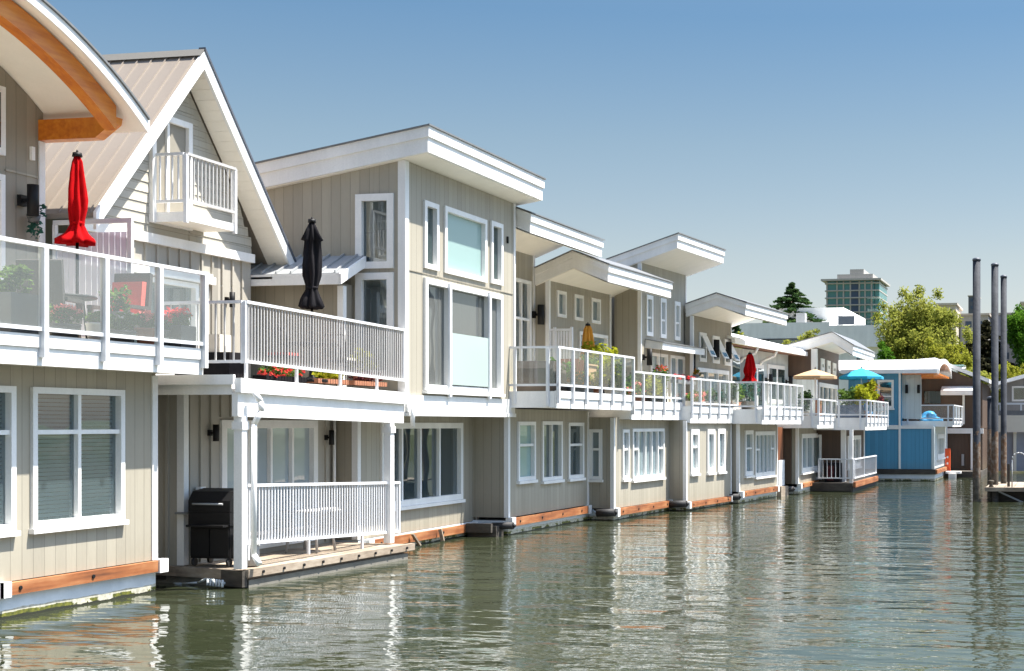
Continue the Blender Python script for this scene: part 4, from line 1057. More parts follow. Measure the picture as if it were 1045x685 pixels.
ch = wicker_chair((-13.75,16.55,Z), 'dark wicker chair with red cushions left of the patio table')
c2 = dup(ch, (-13.62,17.78,Z), 'dark wicker chair with red cushions right of the patio table')
c2.rotation_euler = (0,0,math.pi)
ch.rotation_euler = (0,0,.25)
t = thing('patio_table', 'round dark patio table between two wicker chairs under the red umbrella', 'table', (-14.2,17.25,Z))
m = MB(); m.lathe((-14.18,17.2,Z+.7), [(.5,0),(.52,.02),(.5,.04)], 24); m.build('tabletop', 'black_metal', t)
for k in range(4):
    a = .78+k*1.571; m = MB(); m.tube((-14.18+.4*math.cos(a),17.2+.4*math.sin(a),Z), (-14.18+.32*math.cos(a),17.2+.32*math.sin(a),Z+.7), .025, .02, 8); m.build('leg', 'black_metal', t)

# A-frame deck
Z = 3.2
def planter_box(label, x, y0, y1, z, h, pmat, lf, n, fl=None, leaf=.06, lh=.16):
    o = thing('planter_box', label, 'planter', (x,(y0+y1)/2,z))
    m = MB(); m.box(x-.12,x+.12,y0,y1,z,z+h); m.build('trough', pmat, o)
    m = MB(); m.leaves((x,(y0+y1)/2,z+h+lh*.7), (.16,(y1-y0)*.52,lh), n, leaf); m.build('foliage', lf, o)
    if fl:
        m = MB()
        for i in range(int((y1-y0)*22)): m.leaves((x+random.uniform(-.1,.14), random.uniform(y0,y1), z+h+random.uniform(0,lh*1.4)), (.04,.05,.04), 8, .035)
        m.build('flowers', fl, o)
    return o
planter_box('low trough of red flowers on the A-frame deck edge', -12.62, 19.75, 20.95, Z, .08, 'black_cloth', 'leaf_plant', 150, 'petal_red', .05, .1)
planter_box('low clay trough of yellowish plants right of the red flowers', -12.62, 21.3, 22.3, Z, .08, 'clay_pot', 'leaf_lime', 170, None, .06, .1)
planter_box('trough of dry reddish grasses at the right deck end', -12.62, 22.5, 23.7, Z, .08, 'clay_pot', 'leaf_purple', 160, None, .06, .12)
pot_plant('clay pot with spindly yellow-green shrub at the right deck end', (-12.75,23.2,Z), .15,.2,'clay_pot','leaf_lime',(.25,.3,.3),60,.06)
m = thing('storage_bench', 'dark storage bench with cream cushion by the left deck railing', 'bench', (-13.2,19.35,Z))
b = MB(); b.box(-13.7,-12.75,19.15,19.6,Z,Z+.42); b.build('chest', 'black_cloth', m)
b = MB(); b.box(-13.2,-12.95,19.2,19.5,Z+.422,Z+.7); b.build('cushion', 'cream_panel', m)
t = thing('bistro_table', 'black wire bistro table under the black umbrella', 'table', (-13.0,21.9,Z))
b = MB(); b.lathe((-13.0,21.9,Z+.68), [(.45,0),(.46,.015),(.45,.03)], 20); b.build('tabletop', 'black_metal', t)
b = MB(); b.tube((-13.0,21.9,Z), (-13.0,21.9,Z+.68), .03, .03, 8); b.build('pedestal', 'black_metal', t)
def wire_chair(x, y, z, rot, label, cm='red_cushion'):
    o = thing('bistro_chair', label, 'chair', (x,y,z), 'bistro chairs on the A-frame deck')
    b = MB(); b.box(x-.2,x+.2,y-.2,y+.2,z+.42,z+.45); b.build('seat', 'black_metal', o)
    b = MB(); b.path([(x-.2,y-.2,z+.45),(x-.2,y-.24,z+.9),(x+.2,y-.24,z+.9),(x+.2,y-.2,z+.45)], .012, 6)
    for i in range(1,4): b.tube((x-.2+.1*i,y-.2,z+.45), (x-.2+.1*i,y-.24,z+.9), .008, .008, 6)
    b.build('backrest', 'black_metal', o)
    for s in (-1,1):
        for q in (-1,1):
            b = MB(); b.tube((x+s*.18,y+q*.18,z+.42), (x+s*.21,y+q*.21,z), .012, .012, 6); b.build('leg', 'black_metal', o)
    b = MB(); b.box(x-.19,x+.19,y-.18,y+.19,z+.452,z+.5); b.build('cushion', cm, o)
    return o
wire_chair(-12.95, 20.95, Z, 0, 'black bistro chair with red cushion left of the wire table')
k = wire_chair(-12.9, 22.75, Z, 0, 'black bistro chair right of the wire table facing back', 'cream_panel')
# porch of the A-frame house
o = thing('barbecue_grill', 'black barbecue grill with lid closed beside the porch post', 'grill', (-13.1,19.42,.29))
x, y, z = -13.1, 19.42, .29
b = MB(); b.box(x-.34,x+.34,y-.24,y+.24,z+.12,z+.62); b.build('cabinet', 'black_metal', o)
b = MB(); b.box(x-.33,x-.01,y-.262,y-.242,z+.16,z+.58); b.build('cabinet_door', 'black_metal', o)
b = MB(); b.box(x+.01,x+.33,y-.262,y-.242,z+.16,z+.58); b.build('cabinet_door', 'black_metal', o)
b = MB(); b.box(x-.36,x+.36,y-.27,y+.27,z+.63,z+.84); b.build('firebox', 'black_metal', o)
b = MB(); b.prism([(x-.36,y-.27,z+.845),(x-.36,y-.27,z+1.02),(x-.36,y-.16,z+1.16),(x-.36,y+.12,z+1.2),(x-.36,y+.27,z+1.06),(x-.36,y+.27,z+.845)], (.72,0,0)); lid = b.build('lid', 'black_metal', o)
b = MB(); b.tube((x-.26,y-.31,z+.97), (x+.26,y-.31,z+.97), .016, .016, 8); b.build('handle', 'metal_grey', lid)
b = MB(); b.box(x-.30,x+.34,y-.42,y-.28,z+.62,z+.65); b.build('front_shelf', 'black_metal', o)
b = MB(); b.box(x-.62,x-.37,y-.24,y+.24,z+.80,z+.83); b.build('side_shelf', 'dark_cap', o)
for s in (-1,1):
    for t in (-1,1):
        b = MB(); b.tube((x+s*.3-.02,y+t*.2,z+.06), (x+s*.3+.02,y+t*.2,z+.06), .06, .06, 12); b.build('wheel', 'dark_rubber', o)
b = MB(); b.tube((x+.52,y+.0,z), (x+.52,y+.0,z+.42), .15, .15, 14); b.tube((x+.52,y,z+.42), (x+.52,y,z+.52), .09, .07, 10)
tag(b.build('gas_bottle', 'metal_grey', None, base=(x+.52,y,z)), 'pale grey gas bottle beside the black grill', 'gas bottle')
t = thing('porch_table', 'pale porch table behind the lower white railing', 'table', (-13.0,21.9,.28))
b = MB(); b.lathe((-13.0,21.9,.98), [(.5,0),(.52,.02),(.5,.04)], 20); b.build('tabletop', 'grey_rail', t)
for k in range(4):
    a = .78+k*1.571; b = MB(); b.tube((-13.0+.42*math.cos(a),21.9+.42*math.sin(a),.28), (-13.0+.3*math.cos(a),21.9+.3*math.sin(a),.98), .025, .02, 8); b.build('leg', 'grey_rail', t)
fresh()
# house 4 balcony
Z = 3.22
o = thing('covered_sofa', 'outdoor sofa under a sagging dark brown cover behind the glass', 'sofa', (-12.1,29.75,Z))
b = MB()
pf = [(29.4,Z+.02),(29.4,Z+.55),(29.47,Z+.72),(30.2,Z+.66),(30.3,Z+.05)]
b.prism([(-12.8,y,z) for y, z in pf], (1.35,0,0)); b.build('cover', 'cover_cloth', o)
b = MB(); b.box(-12.75,-11.5,29.45,30.25,Z+.0,Z+.03); b.build('base', 'white_rail', o)
def slat_chair(x, y, z, label, mat='door_brown'):
    o = thing('deck_chair', label, 'chair', (x,y,z), 'wooden chairs on the balcony')
    b = MB()
    for i in range(4): b.box(x-.24+i*.125,x-.14+i*.125,y-.24,y+.24,z+.36,z+.39)
    b.build('seat', mat, o)
    b = MB()
    for i in range(4): b.prism([(x-.24+i*.125,y+.22,z+.4),(x-.24+i*.125,y+.36,z+.85),(x-.24+i*.125,y+.39,z+.85),(x-.24+i*.125,y+.25,z+.4)], (.1,0,0))
    b.build('backrest', mat, o)
    for s in (-1,1):
        for q in (-1,1):
            b = MB(); b.box(x+s*.22-.025,x+s*.22+.025,y+q*.2-.025,y+q*.2+.025,z,z+.36); b.build('leg', mat, o)
    return o
c = slat_chair(-11.75, 30.9, Z, 'reddish wooden slat chair behind the second glass panel')
dup(c, (-11.9,31.65,Z), 'reddish wooden slat chair nearest the tan balcony box')
o = thing('balcony_box', 'tan wooden balcony storage box standing behind the glass panels', 'storage box', (-11.75,32.4,Z))
b = MB(); b.box(-11.95,-11.6,32.1,32.75,Z,Z+.72); b.build('chest', 'tan_cloth', o)
b = MB(); b.box(-11.98,-11.57,32.07,32.78,Z+.722,Z+.76); b.build('lid', 'tan_cloth', o)
pot_plant('dark-leaved pot plant behind the first glass panel', (-11.7,30.0,Z), .18,.3,'grey_pot','leaf_plant',(.28,.3,.3),170,.06)
pot_plant('yellow-green bush in a pot at the balcony corner', (-11.65,33.4,Z), .2,.3,'grey_pot','leaf_lime',(.34,.4,.38),300,.06)
pot_plant('dense green bush in a pot behind the last glass panel', (-11.6,34.15,Z), .2,.3,'grey_pot','leaf_plant',(.3,.32,.35),260,.06)
pot_plant('feathery green pot plant between sofa and slat chairs', (-11.55,30.55,Z), .16,.25,'white_pot','leaf_green',(.26,.24,.3),200,.05)
pot_plant('low olive bush in front of the tan storage box', (-11.45,32.2,Z), .16,.2,'clay_pot','leaf_spring',(.24,.3,.2),170,.05)
pot_plant('broad green shrub between the storage box and corner bush', (-11.9,33.0,Z), .2,.3,'grey_pot','leaf_plant',(.34,.36,.4),300,.06)
planter_box('long trough of mixed green plants behind the slat chairs glass', -11.42, 30.4, 31.7, Z, .22, 'grey_pot', 'leaf_plant', 260, 'petal_orange', .055, .2)
planter_box('trough of feathery lime plants at the balcony end nearest the awning', -11.42, 33.2, 34.2, Z, .2, 'white_pot', 'leaf_lime', 220, None, .055, .24)
aboard(fresh(), 4)
# house 5 balcony
Z = 3.08
pot_plant('tall yellow-green bush rising above the balcony rail', (-12.02,34.4,Z), .25,.4,'grey_pot','leaf_lime',(.45,.6,.55),480,.07,up=.2)
pot_plant('white tub with low plants behind the first panel of the next balcony', (-11.67,35.1,Z), .25,.25,'white_pot','leaf_plant',(.3,.35,.25),200,.06)
pot_plant('dark green bush in a grey pot behind balcony glass', (-11.72,36.1,Z), .25,.25,'grey_pot','leaf_dark',(.36,.42,.34),300,.06)
pot_plant('pot of grey-leaved plants beside the dark green bush', (-11.62,36.9,Z), .22,.2,'clay_pot','leaf_plant',(.3,.35,.2),180,.06)
pot_plant('lime bush standing near the awning end', (-11.67,37.7,Z), .22,.25,'grey_pot','leaf_lime',(.3,.38,.3),220,.06)
pot_plant('tall leafy plant at the far end of the second glass balcony', (-11.67,38.4,Z), .2,.25,'grey_pot','leaf_plant',(.25,.28,.4),200,.06)
planter_box('long clay trough of bushy plants behind the second glass balcony', -11.45, 34.6, 36.0, Z, .2, 'clay_pot', 'leaf_green', 300, 'petal_pink', .055, .26)
planter_box('dark trough of olive plants below the awning glass', -11.45, 36.5, 38.1, Z, .2, 'grey_pot', 'leaf_spring', 320, None, .055, .28)
aboard(fresh(), 5)
def basket(label, c, fl, r=.2, lf='leaf_plant', top=None):
    o = thing('hanging_basket', label, 'flower basket', c); x, y, z = c
    b = MB(); b.lathe((x,y,z-.15), [(.06,0),(r*.8,.08),(r,.15)], 12); b.build('bowl', 'grey_pot', o)
    b = MB(); b.leaves((x,y,z+.05), (r*1.2,r*1.2,.15), 90, .05); b.build('foliage', lf, o)
    b = MB(); b.leaves((x,y,z+.08), (r*1.1,r*1.2,.13), 80, .035); b.build('flowers', fl, o)
    b = MB(); b.tube((x,y,z), (x,y,top or z+.5), .008, .008, 5); b.build('hanger', 'black_metal', o)
    return o
basket('basket of bright red flowers hanging under the white awning', (-11.55,38.0,4.05), 'petal_red', .22, top=4.7)
basket('basket of orange flowers by the lamp under the awning end', (-11.6,42.0,4.05), 'petal_orange', .14, top=4.7)
planter_box('rail trough of small dark red flowers below the awning', -11.3, 38.6, 40.6, 3.72, .1, 'dark_cap', 'leaf_purple', 160, 'petal_red', .06, .1)
Z = 3.0
pot_plant('low green plant in a white pot on the third balcony', (-10.8,40.6,Z), .2,.2,'white_pot','leaf_plant',(.25,.28,.2),150,.06)
pot_plant('teal-leaved plant in a pot at the third balcony corner', (-10.8,41.9,Z), .2,.2,'white_pot','leaf_teal',(.25,.28,.2),150,.06)
planter_box('white trough of low plants on the third glass balcony', -10.8, 38.3, 39.9, Z, .18, 'white_pot', 'leaf_plant', 240, 'petal_pink', .055, .2)
aboard(fresh(), 6)
Z = 2.95
pot_plant('round teal bush below the small red umbrella', (-10.0,42.6,Z), .26,.3,'grey_pot','leaf_teal',(.4,.4,.36),420,.06)
pot_plant('teal and brown bush left of the round teal bush', (-10.15,41.2,Z), .24,.25,'clay_pot','leaf_plant',(.36,.4,.38),330,.06)
pot_plant('reddish shrub tucked behind the teal bushes', (-10.45,42.0,Z), .2,.3,'clay_pot','leaf_purple',(.25,.3,.28),180,.06)
aboard(fresh(), 7)
Z = 2.78
pot_plant('dark conical shrub on the balcony below the tan umbrella', (-9.25,48.1,Z), .2,.18,'grey_pot','leaf_dark',(.28,.3,.42),380,.06)
o = thing('wooden_screen', 'orange-brown wooden privacy screen behind the white balcony', 'screen', (-9.0,49.4,Z))
b = MB(); b.box(-9.05,-8.98,49.2,50.2,Z,Z+.62)
b.build('panel', 'rub_wood', o)
Z = 2.72
o = thing('planter_trough', 'long dark planter behind the corner balcony glass', 'planter', (-8.1,51.2,Z))
b = MB(); b.box(-8.55,-7.55,51.0,51.35,Z,Z+.5); b.build('trough', 'navy_paint', o)
pot_plant('lime-yellow palm-like plant in the corner balcony', (-7.75,51.9,Z), .2,.3,'clay_pot','leaf_lime',(.38,.45,.42),260,.1,up=.25)
pot_plant('tall orange and green plant at the balcony front', (-7.62,53.6,Z), .2,.3,'clay_pot','leaf_lime',(.3,.5,.5),200,.1,'petal_orange',up=.35)
pot_plant('dark purple plant at the far balcony corner', (-7.6,55.4,Z), .2,.3,'clay_pot','leaf_purple',(.3,.4,.3),150,.09,up=.2)
pot_plant('mid-green leafy pot plant under the teal umbrella', (-8.25,51.7,Z), .2,.3,'grey_pot','leaf_plant',(.35,.35,.4),240,.08,up=.15)
o = thing('porch_chest', 'black porch chest with dark red front on the brown house deck', 'chest', (-8.8,50.75,.32))
b = MB(); b.box(-8.95,-8.35,50.6,51.0,.32,1.05); b.build('chest', 'black_cloth', o)
b = MB(); b.box(-8.85,-8.6,50.58,50.598,.4,.95); b.build('front_panel', 'leaf_purple', o)
# blue house balcony
o = thing('covered_heap', 'bright blue tarpaulin bunched over a heap on the blue house balcony', 'tarpaulin', (-6.0,61,2.63))
b = MB(); b.lathe((-6.05,61,2.63), [(.42,0),(.45,.1),(.30,.22),(.34,.30),(.16,.42),(.05,.46)], 20, lambda t, k: 1+.3*math.cos(3*t+k)+.16*math.cos(7*t+2*k)); b.build('tarp', 'tarp_blue', o)
o = thing('lattice_crate', 'dark crate at the left end of the blue house balcony', 'crate', (-6.85,60.8,2.63))
b = MB(); b.box(-7.1,-6.6,60.6,61.1,2.63,3.3); b.build('body', 'cover_cloth', o)
# dark stubs standing for the shadowed dock undersides between the houses
for (x, y, z, s, lab) in ((-12.0,28.75,.12,.16,'dark stub for the shaded dock underside beside the fourth float'),(-11.35,33.85,.1,.2,'dark stub for the shaded dock underside beside the orange-railed float'),(-10.6,37.95,.1,.2,'dark stub for the shaded dock underside beside the tower-like house float'),(-10.0,41.9,.1,.2,'dark stub for the shaded dock underside by the float under the red umbrella'),(-9.35,47.3,.1,.2,'dark stub for the shaded dock underside before the low-roofed house')):
    b = MB(); s *= .5; x -= .12; b.tube((x-.5,y,z+.1), (x,y,z+.12), s, s, 14); b.tube((x,y,z+.12), (x+.06,y,z+.12), s*.8, s*.3, 12)
    f = tag(b.build('dock_underside', 'dark_rubber', None, base=(x,y,z)), lab, 'dock underside', 'dark dock undersides between the floats')
b = MB(); b.box(-13.1,-12.42,28.5,28.9,-.1,.24); b.box(-13.1,-12.5,28.4,28.5,.1,.3)
tag(b.build('mooring_beam', 'dock_dark', None, base=(-12.8,28.7,0)), 'dark mooring beam linking the tall house float to its neighbour', 'beam')
# leaning white plank and fender board on house 3 float
for (y, lab) in ((25.75,'short grey-brown plank leaning on the tall house rub rail'),(27.0,'upright grey-brown fender board hung over the tall house rub rail')):
    b = MB(); b.bar((-13.03,y,.28), (-12.97,y+.2*(y < 26),.03), .075, .035)
    tag(b.build('fender_board', 'dock_wood', None, base=(-13,y,0)), lab, 'fender board', 'fender boards')

def rope(pts, label, r=.022):
    b = MB(); b.path(pts, r, 6); tag(b.build('mooring_rope', 'rope', None, base=pts[0]), label, 'rope', 'mooring ropes between the floats')
rope([(-13.05,29.3,.26),(-12.8,29.15,.13),(-12.6,29.05,.12),(-12.4,28.95,.24)], 'grey mooring rope sagging from the tall house to its right neighbour')
rope([(-12.2,34.05,.3),(-12.0,34.0,.14),(-11.75,33.98,.13),(-11.55,34.0,.24)], 'grey mooring rope sagging beside the house with three upright windows')
rope([(-11.2,38.4,.24),(-11.0,38.25,.1),(-10.85,38.1,.22)], 'grey mooring rope sagging beside the tower-like house float')
# ================================================================ piles and dock on the right
def pile(x, y, r, ztop, label, cap=True):
    o = thing('mooring_pile', label, 'pile', (x,y,0), 'steel mooring piles')
    b = MB(); n = 14
    b.lathe((x,y,-2), [(r,0),(r,2.3),(r,2+ztop)], 20); b.build('shaft', 'pile_steel', o)
    b = MB(); b.lathe((x,y,ztop-.02), [(r*1.1,0),(r*1.1,.06),(r*.5,.1)], 20); b.build('pile_cap', 'slate_steel', o)
    return o
pile(-2.9,44.6,.125,7.8,'tallest steel mooring pile, standing clear of the dock in the water')
pile(-2.42,46.6,.12,7.85,'steel mooring pile rising from the dock, middle of the tall three')
pile(-2.17,47.6,.105,7.55,'rightmost tall steel mooring pile rising from the dock')
pile(-2.62,48.3,.15,3.4,'short thick mooring pile among the tall ones')
o = thing('work_dock', 'low wooden work dock on dark cross-braced legs at the right edge', 'dock', (-1,46,0))
b = MB()
for i in range(14): b.box(-2.62+i*.3,-2.34+i*.3,44.6,49.0,.40,.46)
b.build('deck_boards', 'dock_wood', o)
b = MB(); b.box(-2.64,1.6,44.5,44.6,.34,.47); b.build('edge_timber', 'dock_wood', o)
for (x, y) in ((-2.3,44.75),(-.6,44.75),(-2.3,48.5),(-.6,48.5),(1.2,44.75)):
    b = MB(); b.tube((x,y,-1),(x,y,.4),.1,.1,10); b.build('leg', 'dock_dark', o)
b = MB(); b.bar((-2.2,44.7,.33),(-1.35,44.7,-.05),.05); b.bar((-.5,44.7,.33),(.4,44.7,-.05),.05); b.build('brace', 'metal_grey', o)
b = MB(); b.box(-2.5,1.6,45.0,48.8,-.25,.3); b.build('dock_float', 'dock_dark', o)
o = thing('dock_hoop', 'curved pale metal dock hoop at the right edge of the work dock', 'hoop', (-1.5,44.9,.46))
b = MB(); pts = [(-1.78,44.9,.46),(-1.78,44.9,1.35)] + [(-1.55-.23*math.cos(t),44.9,1.35+.23*math.sin(t)) for t in [.5,1.0,1.57,2.1,2.6]] + [(-1.32,44.9,1.35),(-1.32,44.9,.46)]
b.path(pts, .022, 8); b.build('tube', 'metal_grey', o)
b = MB(); b.box(-1.95,-1.86,45.2,45.3,.46,1.2); b.build('post', 'dock_dark', o)
o = thing('dock_bollard', 'small rusty bollard on the work dock corner', 'bollard', (-2.45,44.9,.46))
b = MB(); b.lathe((-2.45,44.9,.46), [(.09,0),(.06,.06),(.06,.14),(.1,.18),(.08,.22)], 12); b.build('body', 'pile_steel', o)

# ================================================================ town and trees behind
def leafy_tree(label, base, h, crown, mat, n, leaf, nl=9, trunk=.25, name='leafy_tree', seed=1, group='trees on the far bank', lean=0):
    random.seed(seed)
    o = thing(name, label, 'tree', base, group); x, y, z = base
    t = MB(); p = Vector(base); k = 5; pts = [p]
    for i in range(k): pts.append(Vector((x+random.uniform(-.2,.2)+lean*(i+1)/k, y+random.uniform(-.2,.2), z+h*.75*(i+1)/k)))
    for i in range(k): t.tube(pts[i], pts[i+1], trunk*(1-.16*i), trunk*(1-.16*(i+1)), 10)
    lv = MB(); c = Vector((x+lean, y, z+h-crown[2]))
    for i in range(nl):
        for _ in range(30):
            d = Vector((random.uniform(-1,1), random.uniform(-1,1), random.uniform(-1,1)))
            if d.length < 1: break
        e = c + Vector((d.x*crown[0]*.75, d.y*crown[1]*.75, d.z*crown[2]*.78))
        s = pts[random.randint(2, k)]
        m_ = s.lerp(e, .5) + Vector((0,0,-.2))
        t.tube(s, m_, trunk*.32, trunk*.2, 6); t.tube(m_, e, trunk*.2, trunk*.05, 6)
        rr_ = random.uniform(.28,.5)
        lv.leaves(e, (crown[0]*rr_, crown[1]*rr_, crown[2]*rr_*.8), n//nl, leaf, .8, .2)
        for _ in range(3):
            q = e + Vector((random.uniform(-1,1)*crown[0]*rr_, random.uniform(-1,1)*crown[1]*rr_, random.uniform(-.3,1.1)*crown[2]*rr_))
            lv.leaves(q, (crown[0]*.14, crown[1]*.14, crown[2]*.13), n//nl//6, leaf, .8, .1)
    t.build('trunk', 'bark', o); lv.build('crown', mat, o)
    return o
def conifer(label, base, h, rad, mat, tiers, seed, leaf=.22, group='trees on the far bank'):
    random.seed(seed)
    o = thing('conifer_tree', label, 'tree', base, group); x, y, z = base
    t = MB(); t.tube(base, (x,y,z+h), .03*h, .01, 10)
    lv = MB()
    for i in range(tiers):
        f = i/(tiers-1); zz = z+h*(.12+.86*f); r = rad*(1-f)**.8*random.uniform(.75,1.15)+.12
        nb = int(5+9*(1-f)); a0 = random.random()*6
        for k in range(nb):
            a = a0+6.283*k/nb+random.uniform(-.25,.25); rr_ = r*random.uniform(.65,1.15)
            e = Vector((x+rr_*math.cos(a), y+rr_*math.sin(a), zz-rr_*.18+random.uniform(-.2,.25)))
            s = Vector((x,y,zz)); t.tube(s, e, .04, .01, 5, False)
            for q in range(int(10+rr_*13)):
                g_ = random.uniform(.25,1.02); p = s.lerp(e, g_)
                lv.leaves(p + Vector((0,0,-.05)), (.2+.12*rr_, .2+.12*rr_, .13), 5, leaf, .35, .1)
    t.build('trunk', 'bark', o); lv.build('crown', mat, o)
    return o
conifer('dark green conifer rising behind the low white commercial block', (-25.2,125,1.5), 14.2, 8.5, 'leaf_conifer', 38, 3, .2)
conifer('thin conifer tip poking over the propped-window house roof', (-27.5,112,1.5), 10.6, 1.5, 'leaf_conifer', 16, 5, .18)
leafy_tree('largest yellow-green spring tree, left of the three tall piles', (-11.2,105,1.5), 11.2, (3.45,3.2,4.5), 'leaf_spring', 34000, .115, 34, .3, seed=11)
leafy_tree('lime tree at the right foot of the largest spring tree', (-8.5,101,1.5), 7.3, (2.4,2,2.9), 'leaf_yellow', 13000, .10, 16, .18, seed=12)
leafy_tree('white-flecked light green tree left of the largest spring tree', (-14.0,101,1.5), 7.4, (1.7,1.8,2.4), 'leaf_green', 7000, .11, 9, .16, seed=13)
conifer('dark brownish evergreen between the tall piles', (-6.5,112,1.5), 9.4, 5.2, 'leaf_brownish', 24, 14, .2)
conifer('second dark brownish evergreen just left of the tallest pile', (-7.6,108,1.5), 7.4, 3.4, 'leaf_brownish', 18, 24, .18)
leafy_tree('bright green broad tree cut by the right edge of the picture', (-3.2,112,1.5), 10.7, (2.3,2.4,3.8), 'leaf_green', 16000, .115, 20, .25, seed=15)
leafy_tree('low lime-yellow tree right of the tall piles', (-4.0,98,1.5), 6.1, (1.9,1.8,2.2), 'leaf_yellow', 9000, .10, 13, .16, seed=16)
leafy_tree('low green tree behind the brown house roof', (-6.6,99,1.5), 5.4, (1.6,1.8,1.7), 'leaf_spring', 4500, .10, 9, .16, seed=17)
leafy_tree('pale lime bush-like tree below the propped-window house roof edge', (-22.5,92,1.5), 7.1, (2.2,2,1.7), 'leaf_yellow', 3000, .10, 8, .14, seed=18)
leafy_tree('yellow-green bushy tree under the white commercial block', (-18.5,96,1.5), 7.5, (2.2,2,1.5), 'leaf_spring', 4000, .10, 9, .14, seed=19)
random.seed(5)
# white commercial block
o = thing('commercial_building', 'low white flat-roofed commercial block behind the houses', 'building', (-24,122,1.5))
b = MB(); b.box(-34,-20.6,118,140,1.6,10.0); b.build('wall', 'lilac_paint', o)
b = MB(); b.box(-34.2,-20.4,117.8,140,10.02,11.4); b.build('parapet', 'white_paint', o)
b = MB(); b.box(-20.39,-15.5,117.8,141,9.2,11.1); b.box(-20.38,-15.6,118.2,140,1.6,9.19); b.build('side_wing', 'white_paint', o)
b = MB(); b.box(-26.2,-20.2,124,138,11.42,13.2); b.build('penthouse', 'white_paint', o)
b = MB(); b.box(-24,-23.2,121,122,11.42,12.5); b.build('vent_box', 'metal_grey', o)
b = MB(); b.box(-33,-21,117.7,117.79,8.2,9.9); b.build('window', 'tint_glass', o)
b = MB(); b.box(-19.6,-18.2,117.74,117.79,11.15,11.9); b.build('sign_board', 'lilac_paint', o)
b = MB(); b.box(-15.9,-15.6,104,104.3,1.5,8.4); tag(b.build('chimney_flue', 'slate_steel', None, base=(-15.7,104,1.5)), 'dark metal flue left of the largest spring tree', 'flue')
# glass tower
o = thing('apartment_tower', 'teal glass apartment tower with stepped rooftop far behind', 'building', (-51,330,1.5))
X0, X1 = -58.6, -45.6
b = MB(); b.box(X0+.6,X1-.6,330.6,346,1.6,37.4); b.build('curtain_wall', 'tint_teal' if 'tint_teal' in M else 'tint_glass', o)
b = MB()
for i in range(20): b.box(X0+.3,X1+.7,330.0,346,3.4+1.75*i,3.68+1.75*i)
b.build('floor_slabs', 'concrete', o)
b = MB()
for x in (X0+.6,X0+3.1,X0+4.7,X0+6.4,X0+8.6,X0+10.0,X0+11.6): b.box(x,x+.35,330.2,330.59,1.7,37.3)
b.build('mullion', 'concrete', o)
b = MB(); b.box(X0+6.7,X0+8.5,330.3,330.59,1.7,37.2); b.build('dark_bay', 'navy_paint', o)
b = MB(); b.box(X0-.6,X1+1.2,329.4,347,37.45,37.9); b.build('roof_slab', 'concrete', o)
b = MB(); b.box(X0+3.2,X1-1.0,331,345,37.92,39.1); b.box(X0+6.2,X1-3.4,332,344,39.12,40.4); b.build('roof_house', 'concrete', o)
b = MB(); b.box(X1-.55,X1+.6,331,345,1.7,37.2); b.build('side_bay', 'tint_teal', o)
for i in range(10):
    b = MB(); b.box(X1-2.2,X1+1.6,329.2,330,3.3+2.95*i+2.95,3.9+2.95*i+2.95); b.build('balcony', 'balcony_glass', o)
def block(label, x0, x1, y, z1, mat, floors, win=True, depth=14):
    o = thing('distant_building', label, 'building', ((x0+x1)/2,y,1.5), 'town buildings on the skyline')
    b = MB(); b.box(x0,x1,y,y+depth,1.6,z1); b.build('wall', mat, o)
    b = MB(); b.box(x0-.3,x1+.3,y-.3,y+depth,z1+.02,z1+.4); b.build('roof_edge', 'tan_concrete', o)
    if win:
        for i in range(floors):
            zz = z1-2.4-i*3.2
            xx = x0+1
            while xx < x1-1.6: b = MB(); b.box(xx,xx+1.2,y-.06,y-.004,zz,zz+1.3); b.build('window', 'navy_paint', o); xx += 2.1
    return o
block('slim cream tower behind the largest spring tree', -24.4, -20.8, 260, 25.0, 'tan_concrete', 6)
b = block('grey-beige flat building left of the tallest pile', -20.6, -15.2, 268, 23.6, 'concrete', 5)
block('pale office block between the tall piles', -15.8, -9.3, 275, 24.2, 'lilac_paint', 5)
block('brown-roofed building at the right edge of the skyline', -8.6, 2, 262, 25.2, 'tan_concrete', 5)
block('far blue-grey high-rise peeking over the spring tree', -44, -39.5, 620, 60, 'slate_steel', 8)

# ---------------------------------------------------------------- light, sky, camera
S = Vector((.85,.32,1.95)).normalized()
elev = math.asin(S.z); az = math.atan2(S.x, S.y)
sun = bpy.data.lights.new('sun', 'SUN'); sun.energy = 5.0; sun.angle = R(.53); sun.color = (1,.95,.86)
so = bpy.data.objects.new('sun', sun); col.objects.link(so); so.rotation_euler = S.to_track_quat('Z','Y').to_euler()
so.location = (0,30,60)
world = bpy.data.worlds.new('World'); scene.world = world; world.use_nodes = True
nt = world.node_tree; nt.nodes.clear()
sky = nt.nodes.new('ShaderNodeTexSky'); sky.sky_type = 'NISHITA'; sky.sun_disc = False
sky.sun_elevation = elev; sky.sun_rotation = az; sky.air_density = 1.0; sky.dust_density = 1.0; sky.ozone_density = 1.2; sky.altitude = 10
bg = nt.nodes.new('ShaderNodeBackground'); bg.inputs[1].default_value = .0618
wo = nt.nodes.new('ShaderNodeOutputWorld'); 
wt = nt.nodes.new('ShaderNodeTexCoord'); ws_ = nt.nodes.new('ShaderNodeSeparateXYZ'); nt.links.new(wt.outputs['Generated'], ws_.inputs[0])
wr = nt.nodes.new('ShaderNodeValToRGB'); el = wr.color_ramp.elements      # clear spring sky: pale towards the horizon, deeper above
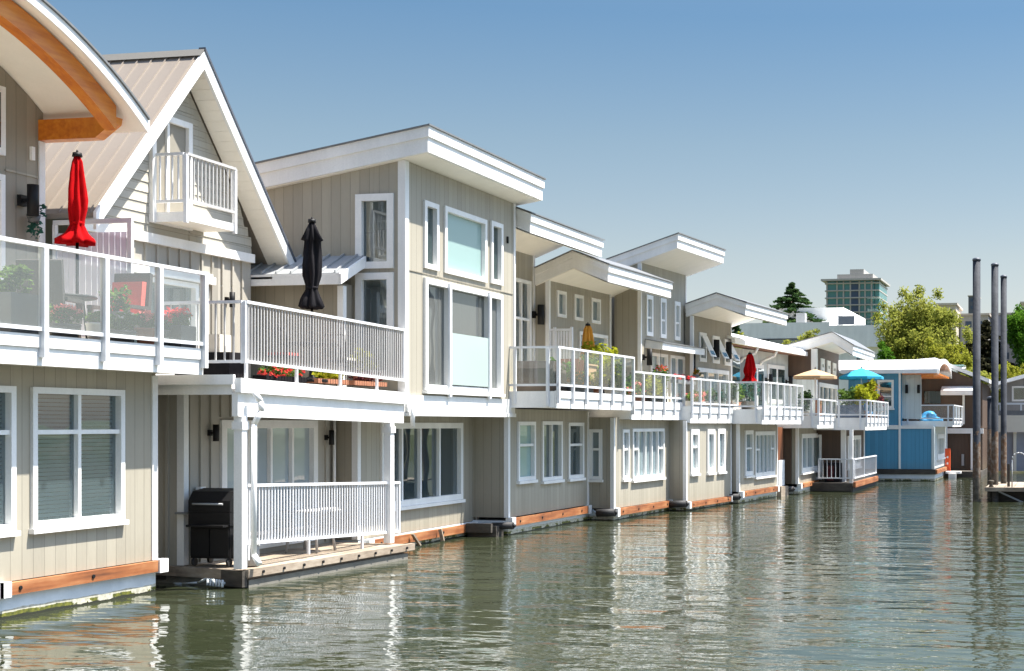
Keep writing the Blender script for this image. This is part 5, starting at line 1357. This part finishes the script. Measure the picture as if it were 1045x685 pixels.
stops = [(0,(.95,.835,.88)),(.12,(.90,.80,.715)),(.2,(.75,.755,.69)),(.285,(.53,.675,.71)),(.45,(.80,.88,.88)),(1,(1,1,1))]
while len(el) < len(stops): el.new(.5)
for k_, (p_, c_) in enumerate(stops): el[k_].position = p_; el[k_].color = (*c_, 1)
nt.links.new(ws_.outputs[2], wr.inputs[0])
wm = nt.nodes.new('ShaderNodeMix'); wm.data_type = 'RGBA'; wm.blend_type = 'MULTIPLY'; wm.inputs[0].default_value = 1
nt.links.new(sky.outputs[0], wm.inputs[6]); nt.links.new(wr.outputs[0], wm.inputs[7]); 
dt = nt.nodes.new('ShaderNodeVectorMath'); dt.operation = 'DOT_PRODUCT'; nt.links.new(wt.outputs['Generated'], dt.inputs[0]); dt.inputs[1].default_value = tuple(S)
gm = nt.nodes.new('ShaderNodeMapRange'); gm.interpolation_type = 'SMOOTHSTEP'                 # added sky glow round the sun, out of view, fills the shaded fronts
gm.inputs[1].default_value = .45; gm.inputs[2].default_value = 1; gm.inputs[3].default_value = 1; gm.inputs[4].default_value = 3.3; nt.links.new(dt.outputs['Value'], gm.inputs[0])
gs = nt.nodes.new('ShaderNodeVectorMath'); gs.operation = 'SCALE'; nt.links.new(wm.outputs[2], gs.inputs[0]); nt.links.new(gm.outputs[0], gs.inputs['Scale'])
nt.links.new(gs.outputs[0], bg.inputs[0]); nt.links.new(bg.outputs[0], wo.inputs[0])
cam = bpy.data.cameras.new('camera'); co = bpy.data.objects.new('camera', cam); col.objects.link(co)
F, PX, HY = 1400., 814., 433.
cam.sensor_width = 36; cam.lens = 36*F/1045; cam.shift_x = (522.5-PX)/1045; cam.shift_y = (HY-342.5)/1045
cam.clip_end = 4000; cam.clip_start = .1
co.location = (0,0,2.5); co.rotation_euler = (R(90), 0, math.atan((1090-PX)/F))
scene.camera = co
vs = scene.view_settings; vs.view_transform = 'Standard'; vs.look = 'None'; vs.exposure = 1.5; vs.gamma = 1; vs.use_curve_mapping = False
scene.cycles.transparent_max_bounces = 24; scene.cycles.max_bounces = 10
